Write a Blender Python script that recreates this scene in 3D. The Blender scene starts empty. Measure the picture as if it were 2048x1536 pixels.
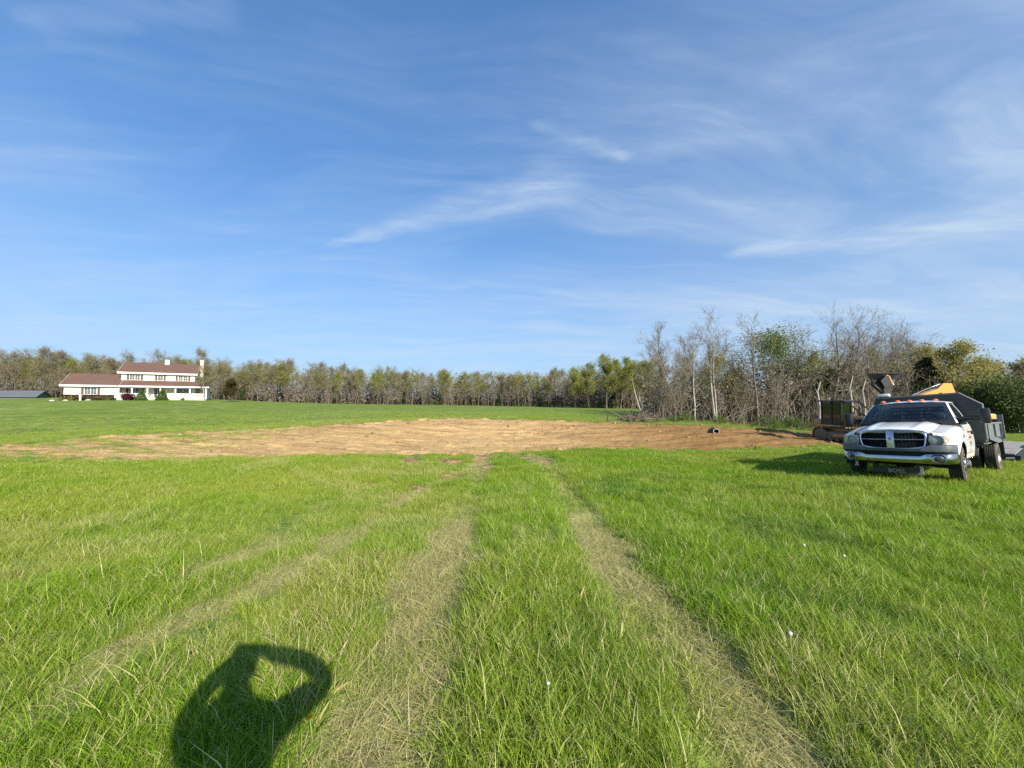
import bpy, bmesh, math, random
import numpy as np
from mathutils import Vector, Matrix
PI = math.pi
R = math.radians
rng = np.random.default_rng(7)
random.seed(7)
scene = bpy.context.scene
COL = scene.collection

# ------------------------------------------------------------------ camera, sky, sun, exposure
FPX, CX, CY, HOR, CAMH = 769.0, 1024.0, 768.0, 800.0, 1.70      # photograph pixels (2048 wide)
PITCH = math.atan((HOR - CY) / FPX)
cam_data = bpy.data.cameras.new('camera')
cam_data.sensor_width = 36.0
cam_data.lens = FPX / 2048.0 * 36.0
cam_data.clip_start = 0.05
cam_data.clip_end = 9000
cam = bpy.data.objects.new('camera', cam_data)
COL.objects.link(cam)
cam.location = (0, 0, CAMH)
cam.rotation_euler = (PI / 2 + PITCH, 0, 0)
scene.camera = cam

SUN_EL, SUN_AZ = R(27.9), R(147.7)          # azimuth clockwise from +Y: behind the camera, to the right
sun_dir = Vector((math.sin(SUN_AZ) * math.cos(SUN_EL), math.cos(SUN_AZ) * math.cos(SUN_EL), math.sin(SUN_EL)))
sd = bpy.data.lights.new('sun', 'SUN')
sd.energy = 4.6
sd.angle = R(0.55)
sd.color = (1.0, 0.93, 0.80)
sun = bpy.data.objects.new('sun', sd)
COL.objects.link(sun)
sun.location = (20, -30, 40)
sun.rotation_euler = (-sun_dir).to_track_quat('-Z', 'Y').to_euler()

scene.view_settings.view_transform = 'Standard'
scene.view_settings.look = 'None'
scene.view_settings.exposure = 0.90
scene.view_settings.gamma = 1.0
scene.view_settings.use_curve_mapping = False
scene.cycles.max_bounces = 5
scene.cycles.diffuse_bounces = 2
scene.cycles.glossy_bounces = 3
scene.cycles.adaptive_threshold = 0.01
scene.cycles.use_denoising = False
scene.cycles.transparent_max_bounces = 12
scene.cycles.caustics_reflective = False
scene.cycles.caustics_refractive = False


def pix_dir(px, py):
    a = (px - CX) / FPX
    b = -(py - CY) / FPX
    c, s = math.cos(PITCH), math.sin(PITCH)
    return np.array([a, c - b * s, s + b * c])


def at(px, py, Y):
    d = pix_dir(px, py)
    return np.array([0, 0, CAMH]) + d * (Y / d[1])


class NT:
    """small helper to write node trees"""
    def __init__(self, tree):
        self.t = tree
        self.n = tree.nodes
        self.l = tree.links

    def add(self, kind, props=None, **ins):
        nd = self.n.new(kind)
        for k, v in (props or {}).items():
            setattr(nd, k, v)
        for k, v in ins.items():
            key = int(k[1:]) if k[0] == '_' and k[1:].isdigit() else k.replace('_', ' ')
            sock = nd.inputs[key]
            self.put(sock, v)
        return nd

    def put(self, sock, v):
        if isinstance(v, bpy.types.NodeSocket):
            self.l.new(v, sock)
        elif isinstance(v, bpy.types.Node):
            self.l.new(v.outputs[0], sock)
        else:
            if isinstance(v, (tuple, list)) and len(v) == 3 and sock.type == 'RGBA':
                v = (*v, 1)
            sock.default_value = v

    def math(self, op, a, b=0.0, c=0.0, clamp=False):
        nd = self.n.new('ShaderNodeMath')
        nd.operation = op
        nd.use_clamp = clamp
        for i, v in enumerate((a, b, c)):
            self.put(nd.inputs[i], v)
        return nd.outputs[0]

    def vmath(self, op, a, b=(0, 0, 0), out=0, scale=None):
        nd = self.n.new('ShaderNodeVectorMath')
        nd.operation = op
        self.put(nd.inputs[0], a)
        self.put(nd.inputs[1], b)
        if scale is not None:
            self.put(nd.inputs['Scale'], scale)
        return nd.outputs[out]

    def mix(self, f, a, b, blend='MIX'):
        nd = self.n.new('ShaderNodeMix')
        nd.data_type = 'RGBA'
        nd.blend_type = blend
        self.put(nd.inputs[0], f)
        self.put(nd.inputs[6], a)
        self.put(nd.inputs[7], b)
        return nd.outputs[2]

    def ramp(self, f, stops):
        nd = self.n.new('ShaderNodeValToRGB')
        e = nd.color_ramp.elements
        while len(e) < len(stops):
            e.new(0.5)
        for el, (p, c) in zip(e, stops):
            el.position = p
            el.color = c if len(c) == 4 else (*c, 1)
        self.put(nd.inputs[0], f)
        return nd.outputs[0]

    def mrange(self, v, a, b, c=0.0, d=1.0, smooth=True):
        nd = self.n.new('ShaderNodeMapRange')
        nd.interpolation_type = 'SMOOTHSTEP' if smooth else 'LINEAR'
        for i, x in enumerate((v, a, b, c, d)):
            self.put(nd.inputs[i], x)
        return nd.outputs[0]

    def noise(self, vec, scale, detail=4, rough=0.55, dist=0.0):
        nd = self.n.new('ShaderNodeTexNoise')
        self.put(nd.inputs['Vector'], vec)
        nd.inputs['Scale'].default_value = scale
        nd.inputs['Detail'].default_value = detail
        nd.inputs['Roughness'].default_value = rough
        nd.inputs['Distortion'].default_value = dist
        return nd.outputs[0]


world = bpy.data.worlds.new('World')
scene.world = world
world.use_nodes = True
w = NT(world.node_tree)
w.n.clear()
sky = w.add('ShaderNodeTexSky', {'sky_type': 'NISHITA', 'sun_disc': False})
sky.sun_elevation = SUN_EL
sky.sun_rotation = SUN_AZ
sky.altitude = 250
sky.air_density = 1.0
sky.dust_density = 0.6
sky.ozone_density = 2.2
tc = w.add('ShaderNodeTexCoord')
gen = tc.outputs['Generated']
sep = w.add('ShaderNodeSeparateXYZ', None, Vector=gen)
zz = w.math('MAXIMUM', sep.outputs[2], 0.0)
inv = w.math('DIVIDE', 1.0, w.math('ADD', zz, 0.10))
plane = w.vmath('SCALE', w.add('ShaderNodeCombineXYZ', None, X=sep.outputs[0], Y=sep.outputs[1], Z=0.0).outputs[0], scale=inv)


def plane_pt(px, py):
    d = pix_dir(px, py)
    d = d / np.linalg.norm(d)
    return np.array([d[0], d[1], 0.0]) / (max(d[2], 0) + 0.10)


# wisps: noise on a high flat layer, drawn out along one bearing
mp = w.add('ShaderNodeMapping', None, Vector=plane)
mp.inputs['Rotation'].default_value = (0, 0, R(-24))
mp.inputs['Scale'].default_value = (0.55, 1.7, 1)
warp = w.noise(plane, 0.9, 2, 0.5)
mpw = w.vmath('ADD', mp.outputs[0], w.vmath('SCALE', w.add('ShaderNodeCombineXYZ', None, X=warp, Y=warp, Z=0.0).outputs[0], scale=0.9))
n1 = w.noise(mpw, 1.05, 6, 0.62, 0.5)
n2 = w.noise(plane, 0.32, 1, 0.5)
sheet = w.math('MULTIPLY', w.mrange(n1, 0.36, 0.74), w.mrange(n2, 0.22, 0.60, 0.25, 1.0))
# a thin veil that thickens towards the right of the view (east side)
veil = w.math('MULTIPLY', w.mrange(w.vmath('DOT_PRODUCT', gen, tuple((Vector((0.86, 0.45, 0.1))).normalized()), 1), 0.35, 1.0), w.mrange(n1, 0.25, 0.75, 0.25, 1.0))
low = w.mrange(zz, 0.0, 0.42, 1.0, 0.0)
lowwisp = w.math('MULTIPLY', low, w.mrange(w.noise(mpw, 1.9, 5, 0.6), 0.35, 0.72))


en_ = w.math('MULTIPLY', w.math('SUBTRACT', w.noise(plane, 7.0, 3, 0.65), 0.5), 0.10)
tn_ = w.mrange(w.noise(mpw, 3.2, 5, 0.65), 0.30, 0.70, 0.15, 1.0)


def streak(p0, p1, w0, w1, dens):
    a, b = plane_pt(*p0), plane_pt(*p1)
    ab = b - a
    L2 = float(ab @ ab)
    rel = w.vmath('SUBTRACT', plane, tuple(a))
    t = w.math('DIVIDE', w.vmath('DOT_PRODUCT', rel, tuple(ab), 1), L2)
    tcl = w.math('MINIMUM', w.math('MAXIMUM', t, 0.0), 1.0)
    cl = w.vmath('SCALE', tuple(ab), scale=tcl)
    dist = w.vmath('DISTANCE', rel, cl, 1)
    dist = w.math('ADD', dist, en_)
    wid = w.math('MULTIPLY_ADD', tcl, w1 - w0, w0)
    q = w.math('DIVIDE', dist, wid)
    return w.math('MULTIPLY', w.mrange(q, 0.0, 1.0, 1.0, 0.0), dens)


s1 = streak((665, 490), (1090, 375), 0.05, 0.22, 0.46)
s2 = streak((1075, 248), (1250, 316), 0.05, 0.05, 0.30)
s3 = streak((1245, 312), (1600, 262), 0.06, 0.16, 0.16)
s4 = streak((1480, 505), (1990, 440), 0.10, 0.34, 0.46)
s5 = streak((350, 598), (520, 612), 0.10, 0.10, 0.25)
s6 = streak((180, 548), (330, 560), 0.10, 0.12, 0.22)
s7 = streak((60, 40), (430, 20), 0.05, 0.07, 0.20)
s8 = streak((1960, 180), (2120, 290), 0.12, 0.30, 0.40)
fib_m = w.add('ShaderNodeMapping', None, Vector=mpw)
fib_m.inputs['Scale'].default_value = (0.9, 3.0, 1)
fib = w.mrange(w.noise(fib_m.outputs[0], 1.6, 5, 0.68), 0.32, 0.72, 0.25, 1.0)
dens = w.math('MULTIPLY', w.math('MULTIPLY', sheet, fib), 0.54)
for s_, k_ in ((veil, 0.38), (lowwisp, 0.38)):
    dens = w.math('MULTIPLY_ADD', s_, k_, dens)
stk = s1
for s_ in (s2, s3, s4, s5, s6, s7, s8):
    stk = w.math('ADD', stk, s_)
dens = w.math('MULTIPLY_ADD', stk, tn_, dens)
dens = w.math('MINIMUM', dens, 0.85)
SKYSTR = 0.10
KEXP = SKYSTR * 2 ** 0.90
# the phone's tone curve flattens the sky's range: compress the sky, keep its blue
skyc = w.add('ShaderNodeGamma', None, Color=w.mix(1.0, sky.outputs[0], (KEXP, KEXP, KEXP, 1), 'MULTIPLY'), Gamma=0.60).outputs[0]
skyc = w.mix(1.0, skyc, (0.345 / KEXP, 0.60 / KEXP, 0.93 / KEXP, 1), 'MULTIPLY')
hz = w.math('MULTIPLY', w.math('POWER', w.mrange(zz, 0.0, 0.50, 1.0, 0.0, False), 1.5), 0.72)
skyc = w.mix(hz, skyc, (0.53 / KEXP, 0.70 / KEXP, 0.87 / KEXP, 1))
cloudc = (0.60 / KEXP, 0.74 / KEXP, 0.90 / KEXP, 1)
final = w.mix(dens, skyc, cloudc)
bg = w.add('ShaderNodeBackground', None, Color=final, Strength=SKYSTR)
wo = w.add('ShaderNodeOutputWorld', None, Surface=bg)


# ------------------------------------------------------------------ helpers
def link(o, parent=None):
    COL.objects.link(o)
    if parent is not None:
        o.parent = parent
    return o


def tag(o, label=None, cat=None, group=None, kind=None):
    if label: o['label'] = label
    if cat: o['category'] = cat
    if group: o['group'] = group
    if kind: o['kind'] = kind
    return o


def thing(name, label, cat, loc=(0, 0, 0), rz=0.0, group=None):
    o = bpy.data.objects.new(name, None)
    o.empty_display_size = 0.2
    link(o)
    o.location = loc
    o.rotation_euler = (0, 0, rz)
    return tag(o, label, cat, group)


class MB:
    def __init__(self):
        self.v = []
        self.f = []
        self.m = []
        self.mat = 0

    def add(self, verts, faces):
        k = len(self.v)
        self.v.extend([tuple(map(float, p)) for p in verts])
        self.f.extend([tuple(i + k for i in f) for f in faces])
        self.m.extend([self.mat] * len(faces))
        return self

    def box(self, x0, x1, y0, y1, z0, z1, bev=0.0):
        if bev <= 0:
            p = [(x, y, z) for z in (z0, z1) for y in (y0, y1) for x in (x0, x1)]
            f = [(0, 2, 3, 1), (4, 5, 7, 6), (0, 1, 5, 4), (2, 6, 7, 3), (0, 4, 6, 2), (1, 3, 7, 5)]
            return self.add(p, f)
        bm = bmesh.new()
        bmesh.ops.create_cube(bm, size=1.0)
        for v in bm.verts:
            v.co = ((x0 + x1) / 2 + v.co.x * (x1 - x0), (y0 + y1) / 2 + v.co.y * (y1 - y0), (z0 + z1) / 2 + v.co.z * (z1 - z0))
        bmesh.ops.bevel(bm, geom=bm.edges[:], offset=bev, segments=2, affect='EDGES', profile=0.5)
        return self.bm(bm)

    def bm(self, bm, mat=None):
        bm.verts.index_update()
        vs = [tuple((mat @ v.co) if mat is not None else v.co) for v in bm.verts]
        fs = [tuple(v.index for v in f.verts) for f in bm.faces]
        bm.free()
        return self.add(vs, fs)

    def grid(self, rows, closed=False):
        """rows: list of equally long point lists"""
        n, m = len(rows), len(rows[0])
        p = [q for r in rows for q in r]
        f = []
        for i in range(n - 1):
            for j in range(m if closed else m - 1):
                j2 = (j + 1) % m
                f.append((i * m + j, i * m + j2, (i + 1) * m + j2, (i + 1) * m + j))
        return self.add(p, f)

    def tube(self, pts, radii, sides=6, cap=True):
        pts = [np.array(p, float) for p in pts]
        if not hasattr(radii, '__len__'):
            radii = [radii] * len(pts)
        rows = []
        prev = None
        for i, p in enumerate(pts):
            a = pts[max(i - 1, 0)]
            b = pts[min(i + 1, len(pts) - 1)]
            t = (b - a) / (np.linalg.norm(b - a) + 1e-9)
            if prev is None:
                ref = np.array([0, 0, 1.0]) if abs(t[2]) < 0.9 else np.array([1.0, 0, 0])
                u = np.cross(t, ref)
            else:
                u = prev - t * (prev @ t)
            u /= np.linalg.norm(u) + 1e-9
            prev = u
            v = np.cross(t, u)
            rows.append([p + radii[i] * (math.cos(k * 2 * PI / sides) * u + math.sin(k * 2 * PI / sides) * v) for k in range(sides)])
        self.grid(rows, closed=True)
        if cap:
            k = len(self.v)
            n = sides
            self.f.append(tuple(range(k - n, k)))
            self.m.append(self.mat)
            self.f.append(tuple(reversed(range(k - n * len(pts), k - n * len(pts) + n))))
            self.m.append(self.mat)
        return self

    def lathe(self, prof, seg=28, axis='x', c=(0, 0, 0), closed=False):
        """prof: (radius, along) pairs about an axis through c"""
        rows = []
        for r, s in prof:
            row = []
            for k in range(seg):
                a = k * 2 * PI / seg
                if axis == 'x':
                    row.append((c[0] + s, c[1] + r * math.cos(a), c[2] + r * math.sin(a)))
                elif axis == 'y':
                    row.append((c[0] + r * math.cos(a), c[1] + s, c[2] + r * math.sin(a)))
                else:
                    row.append((c[0] + r * math.cos(a), c[1] + r * math.sin(a), c[2] + s))
            rows.append(row)
        if closed:
            rows.append(rows[0])
        return self.grid(rows, closed=True)

    def prism(self, poly, a0, a1, plane='yz'):
        """extrude a 2-D polygon; plane 'yz' extrudes along x, 'xz' along y, 'xy' along z"""
        n = len(poly)
        def P(p, a):
            return {'yz': (a, p[0], p[1]), 'xz': (p[0], a, p[1]), 'xy': (p[0], p[1], a)}[plane]
        vs = [P(p, a0) for p in poly] + [P(p, a1) for p in poly]
        fs = [tuple(range(n)), tuple(reversed(range(n, 2 * n)))]
        fs += [(i, (i + 1) % n, n + (i + 1) % n, n + i) for i in range(n)]
        return self.add(vs, fs)

    def build(self, name, mats, parent=None, smooth=False, fixn=True, auto=None):
        me = bpy.data.meshes.new(name)
        me.from_pydata(self.v, [], self.f)
        if not isinstance(mats, (list, tuple)):
            mats = [mats]
        for m in mats:
            me.materials.append(m)
        if len(mats) > 1:
            me.polygons.foreach_set('material_index', np.array(self.m, dtype=np.int32))
        if fixn and len(self.f) < 20000:
            bm = bmesh.new()
            bm.from_mesh(me)
            bmesh.ops.recalc_face_normals(bm, faces=bm.faces[:])
            if smooth:
                ang = R(auto or 38)
                for e in bm.edges:
                    if len(e.link_faces) == 2 and e.calc_face_angle(0) > ang:
                        e.smooth = False
            bm.to_mesh(me)
            bm.free()
        if smooth:
            me.polygons.foreach_set('use_smooth', np.ones(len(me.polygons), dtype=bool))
        me.update()
        o = bpy.data.objects.new(name, me)
        return link(o, parent)


def mesh_np(name, V, F, mats, parent=None, midx=None, smooth=False, dolink=True):
    """fast mesh from numpy arrays; F is (n,4) or (n,3)"""
    me = bpy.data.meshes.new(name)
    V = np.asarray(V, np.float32)
    F = np.asarray(F, np.int32)
    k = F.shape[1]
    me.vertices.add(len(V))
    me.vertices.foreach_set('co', V.ravel())
    me.loops.add(F.size)
    me.loops.foreach_set('vertex_index', F.ravel())
    me.polygons.add(len(F))
    me.polygons.foreach_set('loop_start', np.arange(0, F.size, k, dtype=np.int32))
    me.polygons.foreach_set('loop_total', np.full(len(F), k, dtype=np.int32))
    for m in (mats if isinstance(mats, (list, tuple)) else [mats]):
        me.materials.append(m)
    if midx is not None:
        me.polygons.foreach_set('material_index', np.asarray(midx, np.int32))
    if smooth:
        me.polygons.foreach_set('use_smooth', np.ones(len(F), dtype=bool))
    me.update(calc_edges=True)
    if not dolink:
        return me
    o = bpy.data.objects.new(name, me)
    return link(o, parent)


def copy_thing(root, loc, rz=0.0, scale=1.0, label=None, group=None):
    r = root.copy()
    COL.objects.link(r)
    r.location = loc
    r.rotation_euler = (0, 0, rz)
    r.scale = (scale,) * 3 if not hasattr(scale, '__len__') else scale
    if label: r['label'] = label
    if group: r['group'] = group
    for ch in root.children:
        c = ch.copy()
        COL.objects.link(c)
        c.parent = r
        for g in ch.children:
            d = g.copy()
            COL.objects.link(d)
            d.parent = c
    return r


# value noise in numpy, for relief and placement
_perm = np.random.default_rng(3).random((256, 256))


def vnoise(x, y):
    xi = np.floor(x).astype(int)
    yi = np.floor(y).astype(int)
    fx, fy = x - xi, y - yi
    fx = fx * fx * (3 - 2 * fx)
    fy = fy * fy * (3 - 2 * fy)
    g = lambda a, b: _perm[a & 255, b & 255]
    return (g(xi, yi) * (1 - fx) + g(xi + 1, yi) * fx) * (1 - fy) + (g(xi, yi + 1) * (1 - fx) + g(xi + 1, yi + 1) * fx) * fy


def fbm(x, y, oct=4):
    s, a, t = 0, 1.0, 0
    for i in range(oct):
        s = s + a * vnoise(x * 2 ** i + 17.3 * i, y * 2 ** i + 9.1 * i)
        t += a
        a *= 0.5
    return s / t


def sstep(a, b, x):
    t = np.clip((x - a) / (b - a), 0, 1)
    return t * t * (3 - 2 * t)


# ------------------------------------------------------------------ materials
def mat(name):
    m = bpy.data.materials.new(name)
    m.use_nodes = True
    n = NT(m.node_tree)
    b = n.n['Principled BSDF']
    return m, n, b


def simple(name, col, rough=0.6, metal=0.0, var=0.12, scale=6.0, coat=0.0, bump=0.0, spec=0.5, col2=None):
    """base colour with mottled variation, slightly uneven gloss, optional fine relief"""
    m, n, b = mat(name)
    tcn = n.add('ShaderNodeTexCoord')
    v = tcn.outputs['Object']
    nz = n.noise(v, scale, 5, 0.6)
    c2 = col2 or tuple(min(1, c * (1 - 2 * var)) for c in col)
    c1 = tuple(min(1, c * (1 + var)) for c in col)
    n.put(b.inputs['Base Color'], n.mix(n.mrange(nz, 0.3, 0.7), c1 + (1,), tuple(c2) + (1,)))
    n.put(b.inputs['Roughness'], n.mrange(nz, 0.2, 0.8, max(0.02, rough - 0.08), min(1, rough + 0.08)))
    b.inputs['Metallic'].default_value = metal
    b.inputs['Coat Weight'].default_value = coat
    b.inputs['Coat Roughness'].default_value = 0.05
    b.inputs['Specular IOR Level'].default_value = spec
    if bump > 0:
        bp = n.add('ShaderNodeBump', None, Height=n.noise(v, scale * 6, 4, 0.6), Strength=bump, Distance=0.01)
        n.put(b.inputs['Normal'], bp)
    return m


def glassy(name, tint, through=0.5, rough=0.02):
    m, n, b = mat(name)
    n.n.remove(b)
    tr = n.add('ShaderNodeBsdfTransparent', None, Color=tuple(t * through for t in tint) + (1,))
    gl = n.add('ShaderNodeBsdfGlossy', None, Color=(0.95, 0.97, 1, 1), Roughness=rough)
    fr = n.add('ShaderNodeFresnel', None, IOR=1.5)
    mx = n.add('ShaderNodeMixShader', None, _0=n.math('ADD', fr.outputs[0], 0.02), _1=tr, _2=gl)
    n.put(n.n['Material Output'].inputs[0], mx)
    return m

# ------------------------------------------------------------------ the ground
_ctrl = []


def cp(px, py, Y):
    p = at(px, py, Y)
    _ctrl.append(p)


for a_ in range(-180, 180, 30):
    for r_ in (1.2, 4.0):
        _ctrl.append(np.array([r_ * math.sin(R(a_)), r_ * math.cos(R(a_)), 0.0]))
for a_ in range(80, 281, 25):
    for r_, z_ in ((12, 0.0), (45, 0.2), (160, 0.5)):
        _ctrl.append(np.array([r_ * math.sin(R(a_)), r_ * math.cos(R(a_)), z_]))
NEAR_EDGE = [(-260, 916, 12.8), (-120, 916, 13.2), (0, 916, 14.0), (150, 917, 14.2), (300, 919, 14.5), (520, 914, 15.5), (700, 910, 16.5), (860, 909, 17.0),
             (960, 909, 17.2), (1050, 903, 17.5), (1200, 899, 18.0), (1400, 901, 18.5), (1560, 896, 18.5), (1660, 893, 18.7), (1740, 890, 19.5)]
FAR_EDGE = [(-260, 893, 17.0), (-100, 890, 18.5), (0, 889, 20.0), (180, 873, 23.0), (300, 866, 25.0), (440, 860, 28.0), (580, 853, 31.0), (700, 847, 33.5), (800, 841, 36.0), (870, 837, 38.0),
            (950, 836.5, 38.5), (1050, 839, 37.5), (1150, 842, 36.5), (1240, 845, 36.0), (1340, 848.5, 35.0), (1430, 852.5, 33.5), (1560, 861, 31.5), (1650, 867.5, 30.8),
            (1730, 872, 31.0), (1800, 874, 31.0)]
for p_ in NEAR_EDGE + FAR_EDGE:
    cp(*p_)
for p_ in [(-600, 840, 40), (-300, 815, 70), (0, 832, 45), (440, 832, 48), (0, 803, 75), (100, 799.5, 72), (240, 799.7, 74.6), (390, 800.3, 80), (480, 803, 85), (-100, 797, 110), (250, 797, 130),
           (620, 806, 150), (800, 809, 165), (950, 811, 165), (1100, 814, 150), (1240, 817, 118), (900, 824, 62), (1150, 826, 60), (1290, 838, 52), (1430, 845, 47),
           (1560, 856, 42), (1700, 866, 40), (1850, 868, 40), (2048, 868, 38), (2048, 905, 16.5), (2300, 880, 22), (2400, 860, 45),
           (600, 806, 260), (1100, 812, 260), (1500, 816, 200), (-200, 797, 260), (2000, 820, 160), (1700, 825, 100)]:
    cp(*p_)

TR_LOC = Vector((8.931, 9.056, -0.190))
TR_ROT = (-0.02797, -0.06565, -0.97468)        # pitch, roll, heading


def truck_mat():
    yaw, pt, rl = TR_ROT[2], TR_ROT[0], TR_ROT[1]
    return Matrix.Translation(TR_LOC) @ Matrix.Rotation(yaw, 4, 'Z') @ Matrix.Rotation(pt, 4, 'X') @ Matrix.Rotation(rl, 4, 'Y')


TM = truck_mat()
for u_, v_ in ((-.95, 1.0), (.95, 1.0), (-.97, 4.57), (1.0, 4.57), (0, 2.6), (1.4, 2.6), (0, 7.5)):
    q_ = TM @ Vector((u_, v_, -0.02))
    _ctrl.append(np.array(q_))
_ctrl = np.array(_ctrl)


def _warp(x, y):
    r = np.hypot(x, y)
    az = np.arctan2(x, y)
    lr = np.log(r + 1.5)
    return np.stack([lr * np.sin(az) * 1.6, lr * np.cos(az) * 1.6], -1)


_cw = _warp(_ctrl[:, 0], _ctrl[:, 1])


def _phi(d2):
    return 0.5 * d2 * np.log(d2 + 1e-9)


_n = len(_ctrl)
_K = _phi(((_cw[:, None] - _cw[None]) ** 2).sum(-1)) + 2e-3 * np.eye(_n)
_P = np.c_[np.ones(_n), _cw]
_A = np.zeros((_n + 3, _n + 3))
_A[:_n, :_n] = _K
_A[:_n, _n:] = _P
_A[_n:, :_n] = _P.T
_sol = np.linalg.solve(_A, np.r_[_ctrl[:, 2], 0, 0, 0])


def T0(x, y):
    x, y = np.asarray(x, float), np.asarray(y, float)
    sh = x.shape
    x, y = x.ravel(), y.ravel()
    out = np.empty(len(x))
    for i in range(0, len(x), 20000):
        q = _warp(x[i:i + 20000], y[i:i + 20000])
        d2 = ((q[:, None] - _cw[None]) ** 2).sum(-1)
        out[i:i + 20000] = _phi(d2) @ _sol[:_n] + _sol[_n] + q @ _sol[_n + 1:]
    r = np.hypot(x, y)
    out = np.where(r > 260, out * np.exp(-(r - 260) / 120.0) + 0.5 * (1 - np.exp(-(r - 260) / 120.0)), out)
    return np.clip(out, -4, 6).reshape(sh)


def edge_xy(lst):
    return np.array([at(*p)[:2] for p in lst])


near_pl, far_pl = edge_xy(NEAR_EDGE), edge_xy(FAR_EDGE)
_right_end = np.array([[28.5, 27.5], [26.0, 23.0]])
poly = np.vstack([near_pl, _right_end[::-1], far_pl[::-1]])


def seg_dist(x, y, pl):
    x, y = np.asarray(x, float), np.asarray(y, float)
    best = np.full(x.shape, 1e9)
    for a, b in zip(pl[:-1], pl[1:]):
        ab = b - a
        t = np.clip(((x - a[0]) * ab[0] + (y - a[1]) * ab[1]) / (ab @ ab), 0, 1)
        best = np.minimum(best, np.hypot(x - a[0] - t * ab[0], y - a[1] - t * ab[1]))
    return best


def inside(x, y):
    res = np.zeros(x.shape, bool)
    n = len(poly)
    for i in range(n):
        a, b = poly[i], poly[(i + 1) % n]
        c = ((a[1] > y) != (b[1] > y)) & (x < (b[0] - a[0]) * (y - a[1]) / (b[1] - a[1] + 1e-12) + a[0])
        res ^= c
    return res


def pit_sd(x, y):
    """signed distance to the outline of the dug basin, positive inside"""
    d = seg_dist(x, y, np.vstack([poly, poly[:1]]))
    return np.where(inside(x, y), d, -d)


def pit_depth(x, y, sdv):
    dn = seg_dist(x, y, near_pl)
    df = seg_dist(x, y, far_pl)
    D = np.interp(x, [-26, -16, -8, 0, 10, 20, 27], [0.05, 0.2, 0.7, 1.15, 1.3, 1.0, 0.6])
    dep = D * np.minimum(sstep(-0.3, 4.0, dn), sstep(-0.3, 10.0, df)) * sstep(0.0, 3.5, sdv + 1.0)
    return np.where(sdv > 0, dep, 0) + np.where(sdv > 0, 0.10 * sstep(0, 0.25, sdv), 0)


# wheel tracks pressed into the grass: photograph pixels carried down to the ground
TRACKS = [
    ([(700, 1640), (735, 1500), (790, 1360), (845, 1230), (895, 1110), (935, 1010), (958, 950), (968, 908)], 0.36, 1.0),
    ([(1620, 1640), (1530, 1500), (1440, 1370), (1330, 1240), (1245, 1140), (1180, 1060), (1140, 995), (1105, 940), (1070, 910)], 0.36, 1.0),
    ([(968, 918), (930, 938), (890, 958), (840, 982), (795, 1008)], 0.27, 1.9),
    ([(795, 1008), (700, 1070), (560, 1160), (420, 1225), (270, 1290), (60, 1430)], 0.24, 0.6),
    ([(905, 925), (850, 940), (760, 968), (690, 990), (610, 1030), (520, 1100), (380, 1150)], 0.24, 0.65),
    ([(905, 912), (880, 920), (905, 930)], 0.25, 0.8),
    ([(820, 915), (812, 925), (850, 935)], 0.25, 0.8),
    ([(1020, 905), (1060, 918), (1085, 925)], 0.25, 0.8),
]


def to_ground(px, py):
    d = pix_dir(px, py)
    Y = 5.0
    for _ in range(40):
        z = float(T0(np.array([d[0] / d[1] * Y]), np.array([Y]))[0])
        Yn = (z - CAMH) / (d[2] / d[1])
        Y = 0.5 * Y + 0.5 * min(max(Yn, 0.5), 60)
    return np.array([d[0] / d[1] * Y, Y])


TRK = [(np.array([to_ground(*p) for p in pts]), wd, st) for pts, wd, st in TRACKS]


def dry_mask(x, y):
    m = np.zeros(np.shape(x))
    wob = (fbm(x * 1.7, y * 1.7, 3) - 0.5)
    for pl, wd, st in TRK:
        d = seg_dist(x, y, pl) + wob * 0.42
        m = np.maximum(m, st * (1 - sstep(wd * 0.55, wd * 1.35, d)))
    far = 1 - 0.50 * sstep(5.0, 9.0, np.hypot(x, y)) + 0.45 * sstep(13.0, 16.5, np.hypot(x, y))
    return m * far * (0.52 + 0.62 * sstep(0.34, 0.60, fbm(x * 1.0 + 5, y * 0.8, 4)))


SCUFFS = [(962, 918, .45, .30), (975, 932, .30, .22), (905, 951, .55, .20), (850, 975, .55, .16), (828, 920, .50, .30), (884, 917, .45, .22), (905, 922, .5, .25), (1050, 914, .55, .25), (1085, 921, .5, .2), (748, 968, .40, .14)]
SCUFF_XY = [(to_ground(px_, py_), a_, b_) for px_, py_, a_, b_ in SCUFFS]


def surf_sd(x, y):
    """bare-earth distance: the basin plus tyre-torn scuffs beside it"""
    s = pit_sd(x, y)
    for c_, a_, b_ in SCUFF_XY:
        q_ = np.hypot((x - c_[0]) / a_, (y - c_[1]) / (b_ * 2.2)) + (fbm(x * 2.5, y * 2.5, 3) - .5) * .9
        s = np.maximum(s, (1 - q_) * 0.45)
    return s


def rut_depth(x, y):
    m = np.zeros(np.shape(x))
    for pl, wd, st in TRK:
        m = np.maximum(m, st * (1 - sstep(wd * 0.5, wd * 1.2, seg_dist(x, y, pl))))
    return 0.045 * np.minimum(m, 1)


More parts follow.
